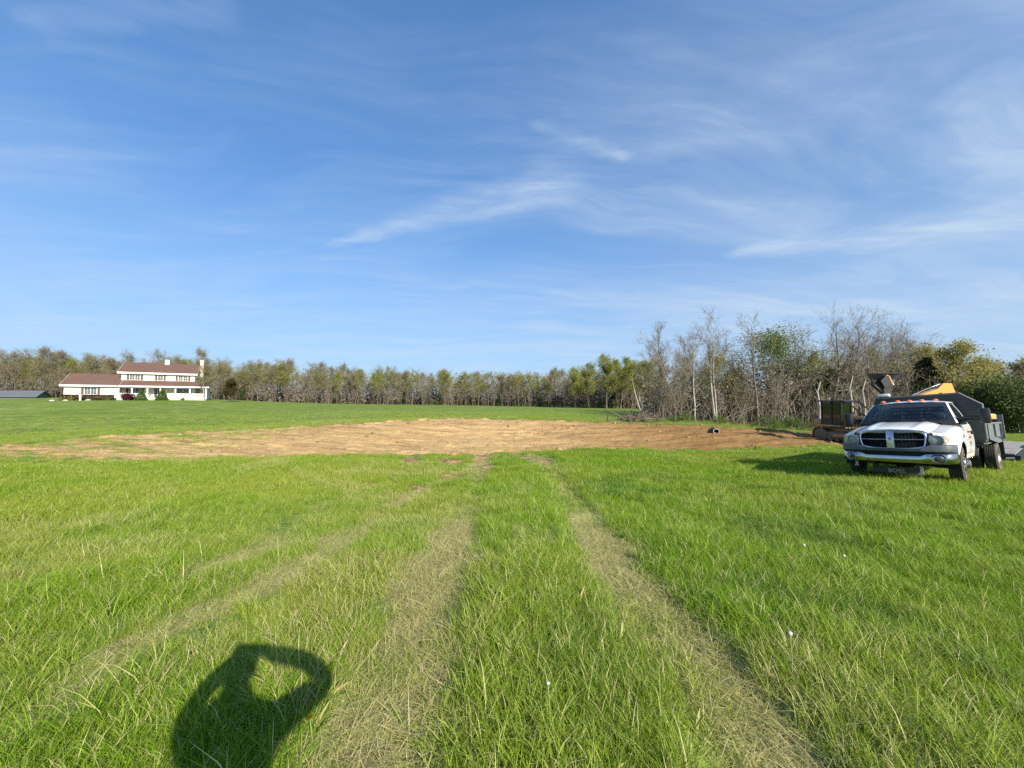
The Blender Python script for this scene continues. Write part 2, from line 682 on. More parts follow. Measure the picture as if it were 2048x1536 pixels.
def Tz(x, y):
    x, y = np.asarray(x, float), np.asarray(y, float)
    z = T0(x, y)
    s = pit_sd(x, y)
    z = z - pit_depth(x, y, s) - rut_depth(x, y)
    near = np.exp(-np.hypot(x, y) / 40.0)
    z = z + (fbm(x * 0.35, y * 0.35, 3) - 0.5) * 0.10 * near * sstep(1.0, 5.0, np.hypot(x, y))
    # torn, driven-over relief inside the basin: ridges run the way the machine pushed
    ins = sstep(0.0, 0.8, s)
    rid = (fbm(x * 0.5 + 0.35 * y, y * 1.9 - 0.25 * x, 4) - 0.5) * 0.24 + (fbm(x * 2.3, y * 4.1, 3) - 0.5) * 0.15
    lip = np.exp(-((s - 0.1) / 0.5) ** 2) * (fbm(x * 1.5, y * 1.5, 3) - 0.42) * 0.30
    return z + ins * rid + lip


def Tz1(x, y):
    return float(Tz(np.array([x]), np.array([y]))[0])


az = np.concatenate([np.arange(-64, 64.01, 0.22), np.arange(67, 296, 3.0)])
az = np.radians(az)
rr = np.concatenate([np.geomspace(0.4, 12, 62)[:-1], np.arange(12, 41, 0.17), np.geomspace(41.2, 250, 56), np.geomspace(300, 4500, 12)])
A_, R_ = np.meshgrid(az, rr)
GX, GY = (R_ * np.sin(A_)).ravel(), (R_ * np.cos(A_)).ravel()
GZ = Tz(GX, GY)
GS = surf_sd(GX, GY)
GD = dry_mask(GX, GY)
_gpx = CX + FPX * GX / np.maximum(GY, 0.5)
_ew = np.interp(_gpx, [1240, 1300, 1430, 1560, 1650, 1730, 1900, 2048, 2300], [70, 46, 37, 34, 33, 34, 40, 44, 46])
GW = sstep(-1.5, 2.5, GY - _ew) * sstep(1250, 1310, _gpx) * (GY > 0)
GW = np.maximum(GW, (GY > 0) * sstep(-4, 3, GY - np.interp(_gpx, [-700, -200, 0, 240, 420, 520, 700, 950, 1120, 1200, 1290], [107, 119, 123, 129, 135, 147, 162, 163, 149, 125, 115])))
na, nr = len(az), len(rr)
ii, jj = np.meshgrid(np.arange(nr - 1), np.arange(na), indexing='ij')
j2 = (jj + 1) % na
GF = np.stack([ii * na + jj, ii * na + j2, (ii + 1) * na + j2, (ii + 1) * na + jj], -1).reshape(-1, 4)[:, ::-1]


def ground_material():
    m, n, b = mat('field_and_soil')
    tcn = n.add('ShaderNodeTexCoord')
    P = tcn.outputs['Object']
    sdn = n.add('ShaderNodeAttribute', {'attribute_name': 'dirt_d'}).outputs['Fac']
    dry = n.add('ShaderNodeAttribute', {'attribute_name': 'dry'}).outputs['Fac']
    # grass sward seen from afar: mottled greens, mowing streaks, pale seed-head flecks
    big = n.noise(P, 0.06, 4, 0.55)
    mid = n.noise(P, 0.7, 5, 0.6)
    fine = n.noise(P, 9.0, 5, 0.7)
    g = n.mix(n.mrange(mid, 0.3, 0.7), (0.145, 0.220, 0.026, 1), (0.205, 0.275, 0.042, 1))
    g = n.mix(n.mrange(big, 0.35, 0.68, 0.0, 0.6), g, (0.205, 0.250, 0.060, 1))
    mpn = n.add('ShaderNodeMapping', None, Vector=P)
    mpn.inputs['Rotation'].default_value = (0, 0, R(25))
    mpn.inputs['Scale'].default_value = (0.02, 0.32, 1)
    mow = n.noise(mpn.outputs[0], 3.0, 4, 0.6)
    g = n.mix(n.mrange(mow, 0.48, 0.60, 0, 0.62), g, (0.085, 0.150, 0.022, 1))
    flm = n.add('ShaderNodeMapping', None, Vector=P)
    flm.inputs['Scale'].default_value = (0.55, 1.0, 1)
    fl = n.math('MULTIPLY', n.mrange(n.noise(flm.outputs[0], 0.9, 3, 0.6), 0.57, 0.66), n.mrange(n.noise(P, 0.12, 2, 0.5), 0.36, 0.52))
    g = n.mix(n.math('MULTIPLY', fl, 0.60), g, (0.42, 0.42, 0.20, 1))
    g = n.mix(n.mrange(fine, 0.3, 0.75, 0.0, 0.45), g, (0.085, 0.125, 0.016, 1))
    g = n.mix(n.math('MULTIPLY', dry, 0.55), g, n.mix(fine, (0.42, 0.37, 0.16, 1), (0.25, 0.23, 0.08, 1)))
    litter = n.mix(n.mrange(fine, 0.3, 0.7), (0.165, 0.120, 0.060, 1), (0.095, 0.085, 0.035, 1))
    wd_ = n.add('ShaderNodeAttribute', {'attribute_name': 'woods'}).outputs['Fac']
    g = n.mix(n.mrange(n.math('ADD', wd_, n.math('MULTIPLY', n.math('SUBTRACT', mid, 0.5), 0.8)), 0.35, 0.65, 0, 0.85), g, litter)
    # bare subsoil
    stm = n.add('ShaderNodeMapping', None, Vector=P)
    stm.inputs['Rotation'].default_value = (0, 0, R(-6))
    stm.inputs['Scale'].default_value = (0.22, 1.3, 0.6)
    st = n.noise(stm.outputs[0], 1.3, 5, 0.65, 0.4)
    clod = n.noise(P, 3.2, 5, 0.7)
    brown = n.mrange(n.add('ShaderNodeSeparateXYZ', None, Vector=P).outputs[0], -1.0, 14.0, 0.0, 1.0)
    s1c = n.mix(brown, (0.50, 0.340, 0.155, 1), (0.275, 0.160, 0.062, 1))
    s2c = n.mix(brown, (0.40, 0.255, 0.105, 1), (0.215, 0.118, 0.040, 1))
    soil = n.mix(n.mrange(st, 0.40, 0.66), s1c, s2c)
    tmm = n.add('ShaderNodeMapping', None, Vector=P)
    tmm.inputs['Rotation'].default_value = (0, 0, R(9))
    tw = n.add('ShaderNodeSeparateXYZ', None, Vector=n.vmath('ADD', tmm.outputs[0], n.vmath('SCALE', n.add('ShaderNodeCombineXYZ', None, X=big, Y=mid, Z=0.0).outputs[0], scale=1.6)))
    band = n.mrange(n.math('ABSOLUTE', n.math('SUBTRACT', n.math('FRACT', n.math('DIVIDE', tw.outputs[1], 1.9)), 0.5)), 0.10, 0.14, 1.0, 0.0)
    cleat = n.mrange(n.math('FRACT', n.math('DIVIDE', tw.outputs[0], 0.24)), 0.35, 0.55)
    trk = n.math('MULTIPLY', n.math('MULTIPLY', band, n.mrange(n.noise(P, 0.35, 2, 0.5), 0.44, 0.56)), n.math('MULTIPLY_ADD', cleat, 0.6, 0.25))
    soil = n.mix(n.math('MULTIPLY', trk, 0.6), soil, (0.20, 0.115, 0.045, 1))
    soil = n.mix(n.mrange(clod, 0.56, 0.72, 0, 0.75), soil, (0.16, 0.085, 0.030, 1))
    soil = n.mix(n.mrange(n.noise(P, 14, 4, 0.7), 0.6, 0.75, 0, 0.5), soil, (0.52, 0.36, 0.17, 1))
    edge = n.math('ADD', sdn, n.math('MULTIPLY', n.math('SUBTRACT', n.noise(P, 0.8, 5, 0.68), 0.5), 1.9))
    # weeds still growing on the left end of the cut
    wl = n.mrange(n.add('ShaderNodeSeparateXYZ', None, Vector=P).outputs[0], -19.5, -14.0, 1.0, 0.0)
    weed = n.math('MULTIPLY', wl, n.mrange(n.noise(flm.outputs[0], 1.2, 4, 0.6), 0.49, 0.61))
    topsoil = n.math('MULTIPLY', n.mrange(n.math('ABSOLUTE', edge), 0.0, 0.35, 1.0, 0.0), 0.8)
    df = n.math('MULTIPLY', n.mrange(edge, -0.12, 0.12), n.math('SUBTRACT', 1.0, n.math('MULTIPLY', weed, 0.9)))
    damp = n.mrange(n.noise(stm.outputs[0], 0.5, 4, 0.6), 0.54, 0.66, 0, 0.5)
    soil = n.mix(damp, soil, (0.19, 0.112, 0.046, 1))
    soil = n.mix(topsoil, soil, (0.115, 0.075, 0.04, 1))
    n.put(b.inputs['Base Color'], n.mix(df, g, soil))
    b.inputs['Roughness'].default_value = 0.95
    b.inputs['Specular IOR Level'].default_value = 0.12
    hb = n.math('ADD', n.math('MULTIPLY', n.noise(P, 5.0, 5, 0.72), 0.5), n.math('MULTIPLY', clod, 0.8))
    bp = n.add('ShaderNodeBump', None, Height=hb, Strength=0.9, Distance=0.12)
    n.put(b.inputs['Normal'], bp)
    return m


MGROUND = ground_material()


def ground_piece(name, fmask):
    F = GF[fmask]
    used = np.unique(F)
    remap = np.full(len(GX), -1)
    remap[used] = np.arange(len(used))
    V = np.stack([GX, GY, GZ], -1)[used]
    o = mesh_np(name, V, remap[F], MGROUND, smooth=True)
    for nm, arr in (('dirt_d', GS), ('dry', GD), ('woods', GW)):
        at_ = o.data.attributes.new(nm, 'FLOAT', 'POINT')
        at_.data.foreach_set('value', arr[used].astype(np.float32))
    o['kind'] = 'structure'
    return o


fs = GS[GF].mean(1)
ground_piece('grass_field', fs <= 0.0)
ground_piece('dirt_basin', fs > 0.0)
# centre disc under the feet
cdisc = MB()
ring0 = [(GX[k], GY[k], GZ[k]) for k in range(na)]
cdisc.add(ring0 + [(0, 0, float(GZ[:na].mean()))], [(k, (k + 1) % na, na) for k in range(na)])
o_ = cdisc.build('ground', MGROUND)
o_['kind'] = 'structure'


# ------------------------------------------------------------------ grass blades
def grass_material():
    m, n, b = mat('grass_blade')
    n.n.remove(b)
    tint = n.add('ShaderNodeAttribute', {'attribute_name': 'tint'}).outputs['Fac']
    rnd = n.add('ShaderNodeAttribute', {'attribute_name': 'rnd'}).outputs['Fac']
    hf = n.add('ShaderNodeAttribute', {'attribute_name': 'hfrac'}).outputs['Fac']
    dry = n.add('ShaderNodeAttribute', {'attribute_name': 'dry', 'attribute_type': 'INSTANCER'}).outputs['Fac']
    hue = n.add('ShaderNodeAttribute', {'attribute_name': 'hue', 'attribute_type': 'INSTANCER'}).outputs['Fac']
    lush = n.mix(tint, (0.095, 0.230, 0.006, 1), (0.255, 0.435, 0.022, 1))
    pale = n.mix(tint, (0.195, 0.265, 0.020, 1), (0.420, 0.475, 0.085, 1))
    c = n.mix(hue, lush, pale)
    deep = n.add('ShaderNodeAttribute', {'attribute_name': 'deep', 'attribute_type': 'INSTANCER'}).outputs['Fac']
    c = n.mix(deep, c, n.mix(tint, (0.040, 0.130, 0.012, 1), (0.110, 0.270, 0.030, 1)))
    straw = n.mix(tint, (0.42, 0.36, 0.14, 1), (0.76, 0.67, 0.35, 1))
    isdry = n.mrange(n.math('SUBTRACT', n.math('MULTIPLY_ADD', dry, 1.05, 0.05), rnd), -0.06, 0.06)
    c = n.mix(n.mrange(rnd, 0.94, 0.96, 0.0, 0.7), c, (0.52, 0.55, 0.19, 1))
    c = n.mix(isdry, c, straw)
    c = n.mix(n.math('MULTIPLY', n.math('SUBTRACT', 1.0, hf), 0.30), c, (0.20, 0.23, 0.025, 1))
    df = n.add('ShaderNodeBsdfDiffuse', None, Color=c)
    trc = n.mix(0.4, c, (0.36, 0.50, 0.02, 1))
    tl = n.add('ShaderNodeBsdfTranslucent', None, Color=trc)
    mx = n.add('ShaderNodeMixShader', None, _0=0.38, _1=df, _2=tl)
    gl = n.add('ShaderNodeBsdfGlossy', None, Color=(1, 1, 1, 1), Roughness=0.42)
    lw = n.add('ShaderNodeLayerWeight', None, Blend=0.25)
    mx2 = n.add('ShaderNodeMixShader', None, _0=n.math('MULTIPLY', lw.outputs['Facing'], 0.06), _1=mx, _2=gl)
    n.put(n.n['Material Output'].inputs[0], mx2)
    return m


MGRASS = grass_material()


def tuft_mesh(name, seed, nb, rad, h0, h1, wid, lean0, lean1, curl, lay_dir=None):
    r = np.random.default_rng(seed)
    V, F, ti, rn, hf = [], [], [], [], []
    for k in range(nb):
        a = r.random() * 2 * PI
        d = rad * math.sqrt(r.random())
        bx, by = d * math.cos(a), d * math.sin(a)
        hgt = h0 + (h1 - h0) * r.random() ** 1.3
        la = (lay_dir + r.normal() * 0.7) if lay_dir is not None else r.random() * 2 * PI
        lean = lean0 + (lean1 - lean0) * r.random()
        wd = wid * (0.7 + 0.6 * r.random())
        fa = r.random() * PI
        wx, wy = math.cos(fa) * wd / 2, math.sin(fa) * wd / 2
        t_, r_ = r.random(), r.random()
        x, y, z = bx, by, -0.02
        ang = lean
        base = len(V)
        ns = 3
        for s in range(ns + 1):
            f = 1 - (s / ns) ** 1.6 * 0.92
            V += [(x - wx * f, y - wy * f, z), (x + wx * f, y + wy * f, z)]
            ti += [t_, t_]
            rn += [r_, r_]
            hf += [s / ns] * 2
            st = (hgt + 0.02) / ns
            x += math.sin(ang) * math.cos(la) * st
            y += math.sin(ang) * math.sin(la) * st
            z += math.cos(ang) * st
            z = max(z, 0.004 + 0.012 * r_)
            ang += curl * (0.5 + r.random()) / ns
        for s in range(ns):
            q = base + 2 * s
            F.append((q, q + 1, q + 3, q + 2))
    me = mesh_np(name, V, F, MGRASS, dolink=False)
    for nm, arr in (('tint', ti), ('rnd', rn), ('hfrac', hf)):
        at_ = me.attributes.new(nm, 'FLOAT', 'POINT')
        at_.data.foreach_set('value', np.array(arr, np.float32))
    return bpy.data.objects.new(name, me)


tufts = bpy.data.collections.new('grass_tufts')
for k in range(4):      # 0-3 upright near
    tufts.objects.link(tuft_mesh('tuft_0%d' % k, 40 + k, 54, 0.11, 0.05, 0.175, 0.0044, 0.05, 0.62, 1.0))
for k in range(4):      # 4-7 flattened
    tufts.objects.link(tuft_mesh('tuft_0%d' % (4 + k), 60 + k, 52, 0.14, 0.08, 0.22, 0.0048, 1.0, 1.75, 0.5, lay_dir=None))
for k in range(3):      # 8-10 mid distance
    tufts.objects.link(tuft_mesh('tuft_%02d' % (8 + k), 80 + k, 50, 0.20, 0.06, 0.165, 0.0085, 0.05, 0.60, 0.8))
for k in range(2):      # 11-12 flattened, mid distance
    tufts.objects.link(tuft_mesh('tuft_%02d' % (11 + k), 90 + k, 46, 0.20, 0.06, 0.18, 0.0085, 0.9, 1.7, 0.4))
for k in range(2):      # 13-14 tall clump
    tufts.objects.link(tuft_mesh('tuft_%02d' % (13 + k), 95 + k, 50, 0.10, 0.16, 0.36, 0.0056, 0.05, 0.45, 1.1))

for k in range(2):      # 15-16 broad-leaved rosettes
    tufts.objects.link(tuft_mesh('tuft_%02d' % (15 + k), 120 + k, 16, 0.03, 0.08, 0.17, 0.030, 0.55, 1.25, 0.5))


def sample_wedge(r0, r1, dens, half=R(61)):
    nn = int(dens * half * (r1 * r1 - r0 * r0))
    r = np.sqrt(rng.random(nn) * (r1 * r1 - r0 * r0) + r0 * r0)
    a = (rng.random(nn) * 2 - 1) * half
    return r * np.sin(a), r * np.cos(a)


xs, ys = [], []
for r0, r1, dn in ((0.7, 3.0, 280), (3.0, 6.5, 185), (6.5, 12, 100), (12, 20, 52), (20, 42, 20), (42, 62, 4)):
    x_, y_ = sample_wedge(r0, r1, dn)
    xs.append(x_)
    ys.append(y_)
x_, y_ = np.concatenate(xs), np.concatenate(ys)
sdv = surf_sd(x_, y_)
edge_n = (fbm(x_ * 0.8, y_ * 0.8, 4) - 0.5) * 1.6
weedy = (x_ < -14.5 - 4 * rng.random(len(x_))) & (fbm(x_ * 0.8 + 3, y_ * 1.2, 3) > 0.52)
keep = (sdv + edge_n < -0.05) | (weedy & (sdv > 0) & (rng.random(len(x_)) < 0.7))
rad_ = np.hypot(x_, y_)
keep &= rng.random(len(x_)) < np.where(rad_ > 36, 0.8, 1.0)
x_, y_ = x_[keep], y_[keep]
rad_ = rad_[keep]
z_ = Tz(x_, y_)
dr_ = dry_mask(x_, y_)
hue_ = np.clip(sstep(0.40, 0.62, fbm(x_ * 0.55 + 40, y_ * 0.55, 4)) * 0.60 + sstep(1.0, -3.5, x_) * 0.36 + sstep(9, 20, rad_) * 0.25 + rng.normal(0, .12, len(x_)), 0, 1)
scat = np.clip(sstep(0.56, 0.72, fbm(x_ * 0.8 + 11, y_ * 0.8 + 3, 4)), 0, 1) * 0.20
hvar = 0.52 + 0.90 * np.clip(fbm(x_ * 1.3 + 7, y_ * 1.3 + 2, 4), 0.15, 0.9)
hvar *= np.where(rad_ > 20, 0.8, 1.0) * np.where(x_ < -1.5, 0.86, 1.0)
flat = rng.random(len(x_)) < np.clip(dr_ * 1.05, 0, 0.80)
dryv = np.clip(dr_ * np.where(flat, 1.0, 0.35) + scat * np.where(x_ < 2, 1.0, 0.25) + 0.03 + 0.05 * sstep(8, 25, rad_), 0, 0.92)
deep_ = np.clip(sstep(0.55, 0.68, fbm(x_ * 0.8 + 70, y_ * 0.8 + 31, 4)) * 0.9 * sstep(-4, 0, x_) + 0.5 * np.exp(-((x_ - 0.45) ** 2 / 0.10 + (y_ - 2.6) ** 2 / 0.35)), 0, 0.95) * (1 - sstep(8, 15, rad_) * .6)
tall = (rng.random(len(x_)) < 0.045) & (rad_ < 16) & (dr_ < 0.25) & (fbm(x_ * 0.6, y_ * 0.6 + 9, 3) > 0.5)
mid_ = rad_ > 9.5
kind = np.where(mid_, 8 + rng.integers(0, 3, len(x_)), rng.integers(0, 4, len(x_)))
kind = np.where(flat, np.where(mid_, 11 + rng.integers(0, 2, len(x_)), 4 + rng.integers(0, 4, len(x_))), kind)
kind = np.where(tall & ~flat, 13 + rng.integers(0, 2, len(x_)), kind)
weed_ = (rng.random(len(x_)) < 0.018) & (rad_ < 18) & ~flat & (fbm(x_ * 0.7 + 90, y_ * 0.7, 3) > 0.45)
kind = np.where(weed_, 15 + rng.integers(0, 2, len(x_)), kind)
sc_ = hvar * rng.uniform(0.8, 1.2, len(x_))
sc_ = np.where(flat, np.clip(sc_, 0.8, 1.15), sc_ * (1 - 0.45 * np.clip(dr_, 0, 1)))
rot_ = np.stack([rng.normal(0, .10, len(x_)), rng.normal(0, .10, len(x_)), rng.random(len(x_)) * 2 * PI], -1)

gme = bpy.data.meshes.new('meadow_grass')
gme.vertices.add(len(x_))
gme.vertices.foreach_set('co', np.stack([x_, y_, z_], -1).astype(np.float32).ravel())
for nm, arr, ty in (('sc', sc_, 'FLOAT'), ('dry', dryv, 'FLOAT'), ('hue', hue_, 'FLOAT'), ('deep', deep_, 'FLOAT'), ('kindi', kind, 'INT'), ('rot', rot_, 'FLOAT_VECTOR')):
    a_ = gme.attributes.new(nm, ty, 'POINT')
    a_.data.foreach_set('vector' if ty == 'FLOAT_VECTOR' else 'value', np.asarray(arr, np.int32 if ty == 'INT' else np.float32).ravel())
grass = link(bpy.data.objects.new('meadow_grass', gme))
tag(grass, 'long green grass with flattened straw-coloured blades in the wheel tracks', 'grass', kind='stuff')
ng = bpy.data.node_groups.new('grass_spread', 'GeometryNodeTree')
ng.interface.new_socket('Geometry', in_out='INPUT', socket_type='NodeSocketGeometry')
ng.interface.new_socket('Geometry', in_out='OUTPUT', socket_type='NodeSocketGeometry')
gi, go = ng.nodes.new('NodeGroupInput'), ng.nodes.new('NodeGroupOutput')
iop = ng.nodes.new('GeometryNodeInstanceOnPoints')
ci = ng.nodes.new('GeometryNodeCollectionInfo')
ci.inputs['Collection'].default_value = tufts
ci.inputs['Separate Children'].default_value = True
ci.inputs['Reset Children'].default_value = True


def named(nm, ty):
    nd = ng.nodes.new('GeometryNodeInputNamedAttribute')
    nd.data_type = ty
    nd.inputs['Name'].default_value = nm
    return nd.outputs['Attribute']


ng.links.new(gi.outputs[0], iop.inputs['Points'])
ng.links.new(ci.outputs[0], iop.inputs['Instance'])
iop.inputs['Pick Instance'].default_value = True
ng.links.new(named('kindi', 'INT'), iop.inputs['Instance Index'])
ng.links.new(named('rot', 'FLOAT_VECTOR'), iop.inputs['Rotation'])
ng.links.new(named('sc', 'FLOAT'), iop.inputs['Scale'])
ng.links.new(iop.outputs[0], go.inputs[0])
md = grass.modifiers.new('spread', 'NODES')
md.node_group = ng

# ------------------------------------------------------------------ trees
def bark_material(name, c1, c2, c3):
    m, n, b = mat(name)
    P = n.add('ShaderNodeTexCoord').outputs['Object']
    mpn = n.add('ShaderNodeMapping', None, Vector=P)
    mpn.inputs['Scale'].default_value = (1, 1, 0.25)
    nz = n.noise(mpn.outputs[0], 7.0, 6, 0.7)
    pa = n.noise(P, 1.1, 3, 0.6)
    c = n.mix(n.mrange(nz, 0.35, 0.65), c1, c2)
    c = n.mix(n.mrange(pa, 0.5, 0.68, 0, 0.8), c, c3)
    oi = n.add('ShaderNodeObjectInfo').outputs['Random']
    c = n.mix(n.math('MULTIPLY', oi, 0.35), c, n.mix(0.5, c1, c3))
    n.put(b.inputs['Base Color'], c)
    b.inputs['Roughness'].default_value = 0.9
    b.inputs['Specular IOR Level'].default_value = 0.2
    n.put(b.inputs['Normal'], n.add('ShaderNodeBump', None, Height=nz, Strength=0.6, Distance=0.03))
    return m


def leaf_material(name, c1, c2, trans=0.35):
    m, n, b = mat(name)
    n.n.remove(b)
    P = n.add('ShaderNodeTexCoord').outputs['Object']
    nz = n.noise(P, 1.3, 3, 0.6)
    oi = n.add('ShaderNodeObjectInfo').outputs['Random']
    geo = n.add('ShaderNodeNewGeometry').outputs['Random Per Island']
    f = n.math('ADD', n.math('MULTIPLY', n.mrange(nz, 0.3, 0.7), 0.5), n.math('MULTIPLY', geo, 0.5))
    c = n.mix(f, c1, c2)
    c = n.mix(n.math('MULTIPLY', oi, 0.30), c, tuple(x * 0.6 for x in c1[:3]) + (1,))
    df = n.add('ShaderNodeBsdfDiffuse', None, Color=c)
    tl = n.add('ShaderNodeBsdfTranslucent', None, Color=c)
    n.put(n.n['Material Output'].inputs[0], n.add('ShaderNodeMixShader', None, _0=trans, _1=df, _2=tl))
    return m


BARK = bark_material('bark_grey_brown', (0.150, 0.122, 0.095, 1), (0.085, 0.066, 0.050, 1), (0.25, 0.215, 0.165, 1))
BARK_PALE = bark_material('bark_pale', (0.38, 0.345, 0.29, 1), (0.24, 0.20, 0.16, 1), (0.52, 0.49, 0.43, 1))
TWIG = bark_material('twig_brown', (0.215, 0.180, 0.130, 1), (0.150, 0.124, 0.086, 1), (0.27, 0.230, 0.170, 1))  # twig tone lightened: aerial haze of the far trees is put into the colour
LEAF_BUD = leaf_material('leaf_yellow_green', (0.205, 0.235, 0.045, 1), (0.36, 0.35, 0.085, 1), 0.4)
LEAF_OLIVE = leaf_material('leaf_olive_bud', (0.235, 0.225, 0.080, 1), (0.33, 0.315, 0.125, 1), 0.4)
LEAF_YEL = leaf_material('leaf_gold_green', (0.30, 0.275, 0.080, 1), (0.46, 0.41, 0.15, 1), 0.4)
LEAF_HAZE = leaf_material('leaf_bud_haze', (0.225, 0.200, 0.110, 1), (0.31, 0.275, 0.145, 1), 0.4)  # bud colour, raised to hold some of the distance haze as well
LEAF_MAPLE = leaf_material('leaf_spring_maple', (0.125, 0.165, 0.035, 1), (0.23, 0.27, 0.065, 1), 0.4)
LEAF_DULL = leaf_material('leaf_dull_green', (0.075, 0.110, 0.035, 1), (0.135, 0.175, 0.060, 1), 0.3)
LEAF_GREEN = leaf_material('leaf_fresh_green', (0.085, 0.150, 0.025, 1), (0.180, 0.250, 0.050, 1), 0.4)
LEAF_DARK = leaf_material('leaf_evergreen', (0.030, 0.055, 0.016, 1), (0.070, 0.095, 0.028, 1), 0.15)
LEAF_BRONZE = leaf_material('leaf_bronze', (0.045, 0.042, 0.015, 1), (0.085, 0.070, 0.024, 1), 0.2)
LEAF_RED = leaf_material('leaf_dark_red', (0.075, 0.016, 0.022, 1), (0.130, 0.030, 0.035, 1), 0.25)
LEAF_SHRUB = leaf_material('leaf_clipped_shrub', (0.055, 0.100, 0.022, 1), (0.105, 0.165, 0.040, 1), 0.2)
LEAF_HEDGE = leaf_material('leaf_brown_hedge', (0.090, 0.070, 0.035, 1), (0.150, 0.110, 0.055, 1), 0.2)


class Wood:
    def __init__(self):
        self.V, self.F, self.nv = [], [], 0

    def tube(self, P, rad, sides):
        n = len(P)
        T = np.gradient(P, axis=0)
        T /= np.linalg.norm(T, axis=1)[:, None] + 1e-9
        ref = np.array([0.31, 0.87, 0.12])
        U = np.cross(T, ref)
        U /= np.linalg.norm(U, axis=1)[:, None] + 1e-9
        W = np.cross(T, U)
        a = np.arange(sides) * 2 * PI / sides
        ring = P[:, None] + rad[:, None, None] * (np.cos(a)[None, :, None] * U[:, None] + np.sin(a)[None, :, None] * W[:, None])
        self.V.append(ring.reshape(-1, 3))
        i, j = np.meshgrid(np.arange(n - 1), np.arange(sides), indexing='ij')
        j2 = (j + 1) % sides
        f = np.stack([i * sides + j, i * sides + j2, (i + 1) * sides + j2, (i + 1) * sides + j], -1).reshape(-1, 4)
        self.F.append(f + self.nv)
        self.nv += n * sides

    def ribbon(self, P, w0, r):
        n = len(P)
        d = P[-1] - P[0]
        u = np.cross(d, r.normal(size=3))
        u /= np.linalg.norm(u) + 1e-9
        wv = np.linspace(w0, w0 * 0.35, n)[:, None] * u
        self.V.append(np.stack([P - wv / 2, P + wv / 2], 1).reshape(-1, 3))
        i = np.arange(n - 1)
        self.F.append(np.stack([2 * i, 2 * i + 1, 2 * i + 3, 2 * i + 2], -1) + self.nv)
        self.nv += 2 * n

    def quads(self, C, size, r, flat=0.0):
        m = len(C)
        a = r.normal(size=(m, 3))
        a[:, 2] *= (1 - flat)
        a /= np.linalg.norm(a, axis=1)[:, None]
        b = np.cross(a, r.normal(size=(m, 3)))
        b /= np.linalg.norm(b, axis=1)[:, None] + 1e-9
        s = (size * r.uniform(0.6, 1.3, m))[:, None]
        q = np.stack([C - a * s, C + b * s * 0.55, C + a * s, C - b * s * 0.55], 1)
        self.V.append(q.reshape(-1, 3))
        k = np.arange(m)[:, None] * 4 + np.arange(4)[None]
        self.F.append(k + self.nv)
        self.nv += 4 * m

    def arrays(self):
        return np.concatenate(self.V), np.concatenate(self.F)


def limb(r, p0, d0, L, n, wob, up=0.0, bend=None):
    P = [p0]
    d = d0 / np.linalg.norm(d0)
    for i in range(n):
        d = d + r.normal(size=3) * wob + np.array([0, 0, up])
        if bend is not None:
            d = d + bend
        d /= np.linalg.norm(d)
        P.append(P[-1] + d * L / n)
    return np.array(P)


def at_frac(P, t):
    x = t * (len(P) - 1)
    i = min(int(x), len(P) - 2)
    f = x - i
    return P[i] * (1 - f) + P[i + 1] * f, (P[i + 1] - P[i]) / (np.linalg.norm(P[i + 1] - P[i]) + 1e-9)


def side_dir(r, d, ang, az=None):
    u = np.cross(d, [0.2, 0.1, 1.0] if abs(d[2]) < 0.95 else [1, 0, 0])
    u /= np.linalg.norm(u)
    v = np.cross(d, u)
    a = r.random() * 2 * PI if az is None else az
    return d * math.cos(ang) + (u * math.cos(a) + v * math.sin(a)) * math.sin(ang)


